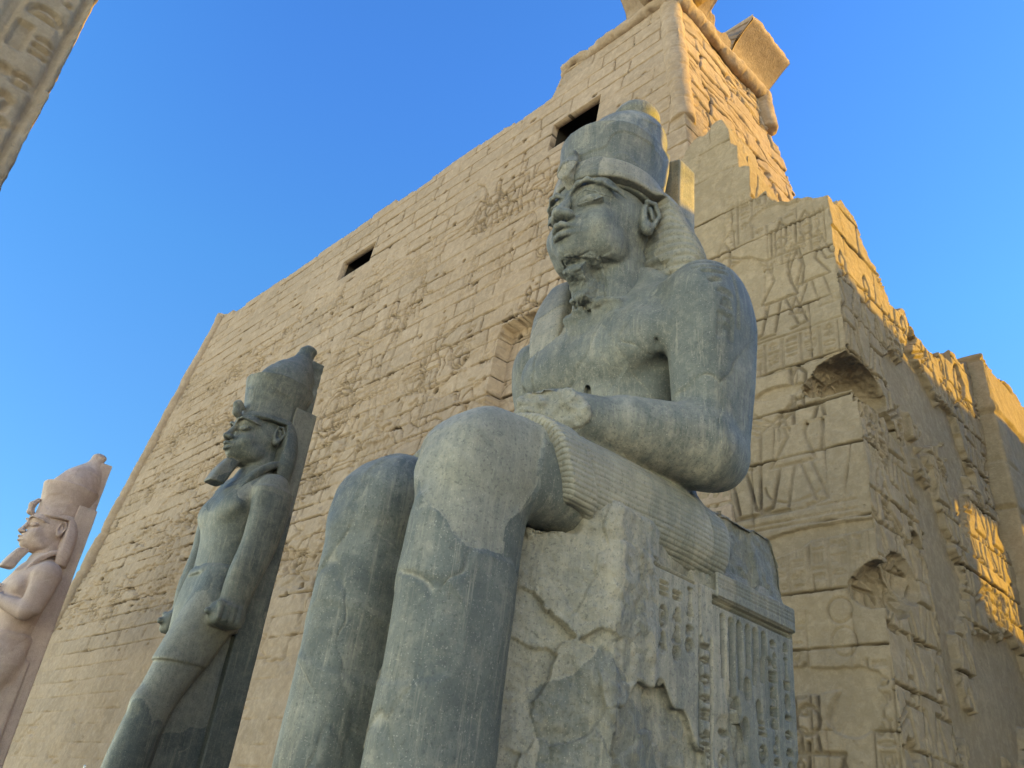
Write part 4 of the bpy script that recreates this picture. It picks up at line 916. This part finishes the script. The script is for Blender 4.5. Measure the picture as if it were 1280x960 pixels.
    u.ell((0, 3.52, 15.05), (.3, .11, .42), .08, rot=(-16, 0, 0)); u.box((0, 3.75, 15.2), (.12, .25, .5), .05, .1)
    u.poly([(.1, 3.8, 15.1), (.4, 3.78, 15.15), (.62, 3.95, 15.1), (.45, 4.05, 15.2)], .07, .05)
    u.cut((-.8, -.3, 1), 14.5)
    build_part('cobra_emblem', u, M['cloth'], hd, S1, .03, 3, None, 4, cells=6)
    c = Vol((-1.9, 3.1, 14.4), (1.9, 7.6, 19.7), .032)
    c.loft([(14.6, 0, 5.3, 1.18, 1.36, 2.1), (15.3, 0, 5.28, 1.27, 1.45, 2.1), (16.0, 0, 5.3, 1.35, 1.53, 2.1), (16.58, 0, 5.32, 1.41, 1.58, 2.1), (16.65, 0, 5.32, 1.41, 1.58, 2.1)], 2, 0, cap=.03)
    c.loft([(16.5, 0, 5.45, 1.28, 1.42, 2), (17.2, 0, 5.6, 1.16, 1.24, 2), (17.8, 0, 5.8, 1.08, 1.14, 2), (18.15, 0, 5.92, .9, .94, 2), (18.42, 0, 6.02, .6, .62, 2), (18.62, 0, 6.08, .56, .58, 2), (18.95, 0, 6.15, .68, .7, 2), (19.2, 0, 6.15, .56, .58, 2), (19.36, 0, 6.15, .3, .3, 2)], 2, .04)
    c.box((.0, 6.75, 16.3), (.5, .42, 1.75), .04, .04)
    cr = build_part('crown', c, M['grey'], T, S1, .008, 1.6, lambda V, N: flake(V, 9, .8, .45, .05), 21, cells=7)
    p = Vol((-1.3, 6.4, -.05), (1.3, 8.0, 18.0), .05)
    p.box((0, 7.3, 8.8), (1.02, .36, 8.8), .03)
    p.cut((.35, 0, 1), 17.75)
    build_part('back_pillar', p, M['cloth'], T, S1, .012, 1.0, None, 22, cells=9)
    # ---- throne
    t = Vol((-2.6, .4, -1.3), (2.8, 9.7, 6.9), .027)
    t.box((0, 6.35, 1.75), (2.42, 2.98, 2.87), .04)
    t.box((0, 7.9, 4.74), (2.46, 1.5, .26), .03)
    t.box((0, 6.0, 4.8), (2.26, 1.9, .34), .06, .03)
    t.box((0, 8.15, 5.6), (2.22, 1.3, 1.0), .05, .3); t.ell((2.55, 8.0, 5.9), (.35, .8, .6), .1, 'sub')
    t.cut((0, 1, .62), 13.15, .02)
    t.box((1.6, 3.75, 2.2), (.8, .85, 3.1), .08, .08)
    t.box((1.5, 2.45, 1.6), (.62, .95, 3.1), .1, .15, rot=(0, 0, -16)); t.box((-1.6, 2.5, 1.6), (.7, 1.0, 2.9), .1, .2, rot=(0, 0, 14))
    t.loft([(-1.2, 1.85, 1.9, .8, 1.1, 3), (.6, 1.85, 2.0, .74, 1.0, 3), (1.7, 1.85, 2.2, .6, .75, 2.5), (2.2, 1.85, 2.5, .3, .4, 2.2)], 2, .12)
    t.box((0, 2.2, 1.7), (.9, 1.2, 2.9), .1, .1)
    t.poly([(2.66, 5.75, 5.4), (2.62, 6.05, 4.4), (2.6, 6.55, 3.2), (2.6, 7.1, 2.1), (2.6, 7.5, .4), (2.6, 7.7, -1.2)], [.24, .2, .17, .28, .34, .34], .02, 'sub')
    t.put((2.0, 3.6, -1.2), (2.8, 5.9, 2.75), lambda X, Y, Z: np.maximum(np.maximum(2.27 - X + 0*Y + 0*Z, Z - 2.55 + .55*np.abs(Y-4.5)**1.4 + .1*np.sin(Y*9) + 0*X), -1.3 - Z) , .015, 'sub')
    t.put((2.0, 5.0, -1.2), (2.8, 6.0, 1.95), lambda X, Y, Z: np.maximum(2.33 - X + 0*Y + 0*Z, Z - 1.9 + 3.2*(Y-5.35)**2 + 0*X), .015, 'sub')
    t.put((2.0, 7.3, -1.2), (2.8, 8.4, 1.6), lambda X, Y, Z: np.maximum(2.28 - X + 0*Y + 0*Z, Z - 1.5 + 1.5*np.abs(Y-7.8) + 0*X), .015, 'sub')
    t.cut((.75, -.66, .0), -.42, .03)
    RT = Relief(3.2, 9.7, -1.2, 5.2, .018)
    rng = random.Random(5)
    for q in (4.66, 4.56): RT.line([(4.35, q), (5.7, q)], .05, .06)
    for x0, x1 in ((4.5, 4.88), (4.93, 5.3), (5.34, 5.7)): column(RT, x0, x1, 3.0, 4.45, rng, .05, .085, False, 1, True)
    RT.line([(5.82, 5.0), (5.86, .4)], .05, .045)
    column(RT, 5.9, 6.22, .3, 3.6, rng, .05, .085, True, 1, True)
    column(RT, 6.42, 6.9, .4, 2.3, rng, .05, .085, False, 1, True)
    for q in (4.46, 4.36): RT.line([(6.3, q), (9.4, q)], .07, .08)
    for q in (4.94, 4.86, 4.78, 4.7): RT.line([(6.4, q), (9.4, q)], .03, .02)
    for i, x in enumerate((6.62, 6.92, 7.2, 7.5, 7.78, 8.1)):
        h0 = (3.0, 2.7, 2.9, 3.35, 3.1, 3.2)[i]
        a = arc(x, 4.1, .09, .12, 180, 0, 7); RT.fill(np.concatenate([a, [(x + .08, h0), (x - .06, h0)]]), .07)
    for i, (x, y) in enumerate(((7.05, 2.5), (7.35, 2.2), (7.45, 2.95), (7.9, 2.6))): RT.fill(arc(x, y, .13, .24, 0, 360, 12), .07)
    for x0, x1, y0, y1 in ((7.75, 8.15, .6, 2.6), (8.3, 8.65, 1.2, 4.2), (8.8, 9.15, .6, 4.2)): column(RT, x0, x1, y0, y1, rng, .05, .085, False, 1, True)
    for q in (1.75, 1.65, 1.55): RT.line([(5.92, q), (6.25, q)], .045, .06)
    RT.line([(6.1, .5), (7.0, .5)], .06, .06); RT.line([(6.1, .36), (7.0, .36)], .04, .04)
    def postt(V, N):
        m = (N[:,0] > .8) & (V[:,0] > 2.36)
        d = -1.35 * RT.sample(V[:,1], V[:,2]) * m
        keepc = sstep(4.35, 4.6, V[:,1]) * (V[:,0] > 2.36)
        rough = 1 - keepc
        d += rough * (broken(V, 66, 70, (.5, .5, -1), (3, 9.5, 5), .14, .14) + .04 * fbm(V * 2.2, 5, 8, .62))
        d += flake(V, 61, .6, .5, .06) * keepc
        return d
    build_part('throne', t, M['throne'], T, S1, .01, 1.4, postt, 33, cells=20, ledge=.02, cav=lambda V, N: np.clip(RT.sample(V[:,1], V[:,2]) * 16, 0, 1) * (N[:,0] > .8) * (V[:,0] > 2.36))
    pl = Vol((-3.4, -3.2, -3.8), (3.4, 10.6, -1.1), .09)
    pl.box((0, 3.7, -2.5), (3.0, 6.5, 1.28), .06)
    build_part('plinth', pl, M['throne'], T, S1, .02, 1, lambda V, N: flake(V, 5, .5, .3, .06), 7)
    return T

def standing(loc, S, mat, arms, label, vox, seed):
    T = empty('standing_colossus', loc, label, 'statue', 'standing royal statues along the tower front')
    b = Vol((-3.7, -4.2, -.1), (3.7, 3.0, 21.0), vox)
    # legs: the left one strides forward
    for x, pts in ((.95, [(0.2, -2.5), (2.4, -2.3), (5.2, -1.9), (7.5, -1.1), (9.6, -.35)]), (-.95, [(.2, .1), (2.4, .1), (5.2, 0), (7.5, -.05), (9.6, -.1)])):
        rr = [(.55, .62), (.72, .85), (.72, .84), (.95, 1.1), (1.1, 1.25)]
        b.loft([(z, x, y, r[0], r[1], 2.3) for (z, y), r in zip(pts, rr)], 2, .3)
        b.ell((x, pts[2][1] - .6, 5.2), (.5, .3, .45), .3); b.seg((x, pts[0][1] - 2.0, .25), (x, pts[0][1] + .5, .35), .35, .5, .3)
    b.loft([(8.6, 0, -.25, 1.75, 1.25, 2.6), (10.0, 0, -.15, 1.85, 1.28, 2.6), (11.3, 0, -.1, 1.7, 1.18, 2.5), (12.6, 0, -.1, 1.8, 1.25, 2.4), (14.2, 0, -.15, 2.15, 1.4, 2.4), (15.2, 0, -.05, 2.3, 1.2, 2.3), (15.9, 0, .1, 1.8, .95, 2.2), (16.6, 0, .2, 1.1, .85, 2.2)], 2, .3)
    for s in (-1, 1):
        b.ell((1.0*s, -1.12, 14.1), (1.0, .38, .62), .4)
        b.ell((2.5*s, .05, 15.0), (.72, .85, .85), .35)
        if arms == 'down':
            b.loft([(9.5, 2.35*s, -.35, .5, .6, 2.3), (10.8, 2.5*s, -.25, .58, .74, 2.3), (12.3, 2.6*s, .0, .62, .82, 2.3), (13.6, 2.65*s, .08, .68, .9, 2.3), (15.0, 2.6*s, .05, .72, .95, 2.3)], 2, .15)
            b.ell((2.36*s, -.5, 9.1), (.55, .84, .6), .2); b.box((2.36*s, -.5, 9.05), (.46, .68, .48), .2, .15); b.seg((2.36*s, -1.38, 9.05), (2.36*s, .25, 9.05), .15, .15, .06)
            for q in range(4): b.seg((2.82*s, -1.05 + q*.3, 9.35), (2.82*s, -1.05 + q*.3, 8.8), .1, .1, .1)
            b.seg((2.75*s, -1.1, 9.45), (2.9*s, -.5, 9.3), .13, .11, .08)
        else:
            b.loft([(12.5, 2.55*s, -.2, .55, .65, 2.3), (13.6, 2.6*s, -.05, .6, .75, 2.3), (15.0, 2.5*s, .05, .66, .85, 2.3)], 2, .2)
            b.seg((2.55*s, -.45, 12.6), (.75*s, -1.85, 13.5 - .3*s), .58, .38, .2)
            b.box((.45*s, -1.95, 13.6 - .3*s), (.48, .35, .4), .15, .15)
            for q in range(4): b.seg((.75*s - q*.2*s, -2.3, 13.9 - .3*s), (.7*s - q*.2*s, -2.3, 13.3 - .3*s), .1, .1, .04)
    # belt and short kilt
    for x, pts in ((.95, [(6.9, -1.35), (8.2, -.9), (9.8, -.35), (11.2, -.1)]), (-.95, [(6.9, -.05), (8.2, -.05), (9.8, -.1), (11.2, -.1)])):
        b.loft([(z, x * (1 if z < 10 else .7), y, r[0], r[1], 2.5) for (z, y), r in zip(pts, [(.98, 1.12), (1.02, 1.2), (1.08, 1.28), (1.1, 1.2)])], 2, .06, cap=.05)
    b.loft([(10.95, 0, -.12, 1.86, 1.31, 2.6), (11.35, 0, -.1, 1.8, 1.27, 2.6)], 2, 0)
    # stone web between the legs and the back pillar
    b.put((-.75, -2.6, 0), (.95, 1.6, 9.0), lambda X, Y, Z: np.maximum(np.maximum(np.abs(X - .1) - .85 + 0*Z, np.maximum(Y - 1.5, -2.35 + .25*Z - Y)), Z - 8.8), .1)
    if arms != 'down':
        b.box((.0, .1, 5.0), (1.5, 1.2, 5.0), .2, .3)
    hv = head_vol(.05, 'full'); hV, hF = hv.mesh(); hV = hV + np.array([0, -5.15, 4.35], np.float32)
    build_part('body', b, mat, T, S, .012, 1.1, lambda V, N: flake(V, seed, .4, .5, .04), seed, extra=(hV, hF), cells=16, ledge=.02)
    n = Vol((-2.4, -2.3, 13.6), (2.4, 2.2, 20.2), .06)
    n.ell((0, .02, 18.6), (1.4, 1.62, 1.36))
    n.loft([(15.9, 0, .75, 1.9, .6, 3), (16.8, 0, .75, 2.0, .65, 3), (17.7, 0, .75, 1.85, .7, 2.8), (18.5, 0, .65, 1.6, .78, 2.6), (19.3, 0, .4, 1.3, .9, 2.4)], 2, .12)
    n.put((-1.7, -3, 14), (1.7, .55, 19.2), lambda X, Y, Z: np.maximum(np.maximum(np.abs(X) - 1.7 + 0*Y + 0*Z, Z - 18.95), Y - .42 + 0*X), .03, 'sub')
    for s in (-1, 1): n.loft([(14.3, 1.1*s, -1.12, .42, .14, 5), (15.3, 1.15*s, -.88, .46, .18, 5), (16.2, 1.35*s, -.3, .45, .3, 4), (16.8, 1.5*s, .4, .35, .35, 3)], 2, .1)
    hd = build_part('headdress', n, mat, T, S, .01, 1.5, lambda V, N: -.02 * (.5 + .5 * np.cos(2*np.pi*(V[:,2] + V[:,1]*.5) / .24)) * (V[:,2] < 18.9), seed + 1, cells=6)
    u = Vol((-.6, -2.6, 18.5), (.6, -.6, 20.6), .05)
    u.poly([(0, -1.4, 18.9), (0, -1.75, 19.15), (0, -1.8, 19.6), (0, -1.55, 20.0 if arms != 'down' else 19.5)], [.14, .2, .22, .16], .1)
    build_part('cobra_emblem', u, mat, hd, S, .02, 2, None, seed + 2, cells=3)
    c = Vol((-1.8, -2.0, 18.8), (1.8, 2.6, 25.0), .06)
    c.loft([(18.9, 0, .05, 1.28, 1.48, 2.1), (19.8, 0, .1, 1.32, 1.5, 2.1), (20.9, 0, .15, 1.52, 1.7, 2.1), (21.45, 0, .15, 1.62, 1.8, 2.1)], 2, 0, cap=.04)
    c.loft([(21.3, 0, .3, 1.42, 1.55, 2), (22.0, 0, .4, 1.34, 1.42, 2), (22.7, 0, .6, 1.05, 1.12, 2), (23.2, 0, .8, .72, .78, 2), (23.55, 0, .95, .52, .55, 2), (23.9, 0, 1.05, .44, .47, 2), (24.35, 0, 1.15, .4, .42, 2), (24.5, 0, 1.15, .22, .24, 2)], 2, .05)
    c.box((0, 1.7, 21.9), (.5, .35, 1.9 if arms != 'down' else 1.7), .05, .1); c.box((0, 1.3, 19.9), (.8, .6, 1.1), .05, .08)
    build_part('crown', c, mat, T, S, .01, 1.4, lambda V, N: flake(V, seed + 5, .9, .35, .06), seed + 3, cells=5)
    p = Vol((-1.8, .6, -.1), (1.8, 3.0, 20.6), .08)
    p.box((0, 1.25, 10.1), (1.35, .7, 10.1), .04)
    build_part('back_pillar', p, mat, T, S, .012, .8, None, seed + 6, cells=8)
    pl = Vol((-2.6, -5.4, -3.2), (2.6, 3.4, .1), .1)
    pl.box((0, -1.0, -1.55), (2.2, 3.9, 1.55), .06)
    build_part('plinth', pl, mat, T, S, .02, .8, None, seed + 8, cells=4)
    return T
seated()
standing((-16.75, 7.56, .87), .447, M['dark'], 'down', 'dark grey standing stone king with long beard and clenched fists, second statue from the gate', .062, 41)
standing((-29.5, 7.2, .12), .48, M['pink'], 'crossed', 'pink granite standing king with folded arms and tall crown, farthest statue at the left edge', .08, 57)
# ------------------------------------------------------------------ lamp post in front of the tower
L = empty('lamp_post', (-14.9, 5.35, 0), 'small white double-armed lamp post at the tower foot, left of the dark standing statue', 'lamp post')
def prim(name, pts, rr, mat, parent, h=.012):
    pts = np.array(pts, float); rm = max(rr); v = Vol(pts.min(0) - rm * 2 - .03, pts.max(0) + rm * 2 + .03, h); v.poly([tuple(p) for p in pts], rr, .01)
    V, F = v.mesh(); return mesh_obj(name, V, F, mat, parent)
prim('post', [(0, 0, 0), (0, 0, 1.82)], [.04, .03], M['lamp_dark'], L, .02)
prim('arm', [(-.14, 0, 1.85), (0, 0, 1.81), (.14, 0, 1.85)], [.018, .022, .018], M['lamp'], L)
prim('finial', [(0, 0, 1.81), (0, 0, 1.9), (0, 0, 1.99)], [.025, .015, .022], M['lamp'], L)
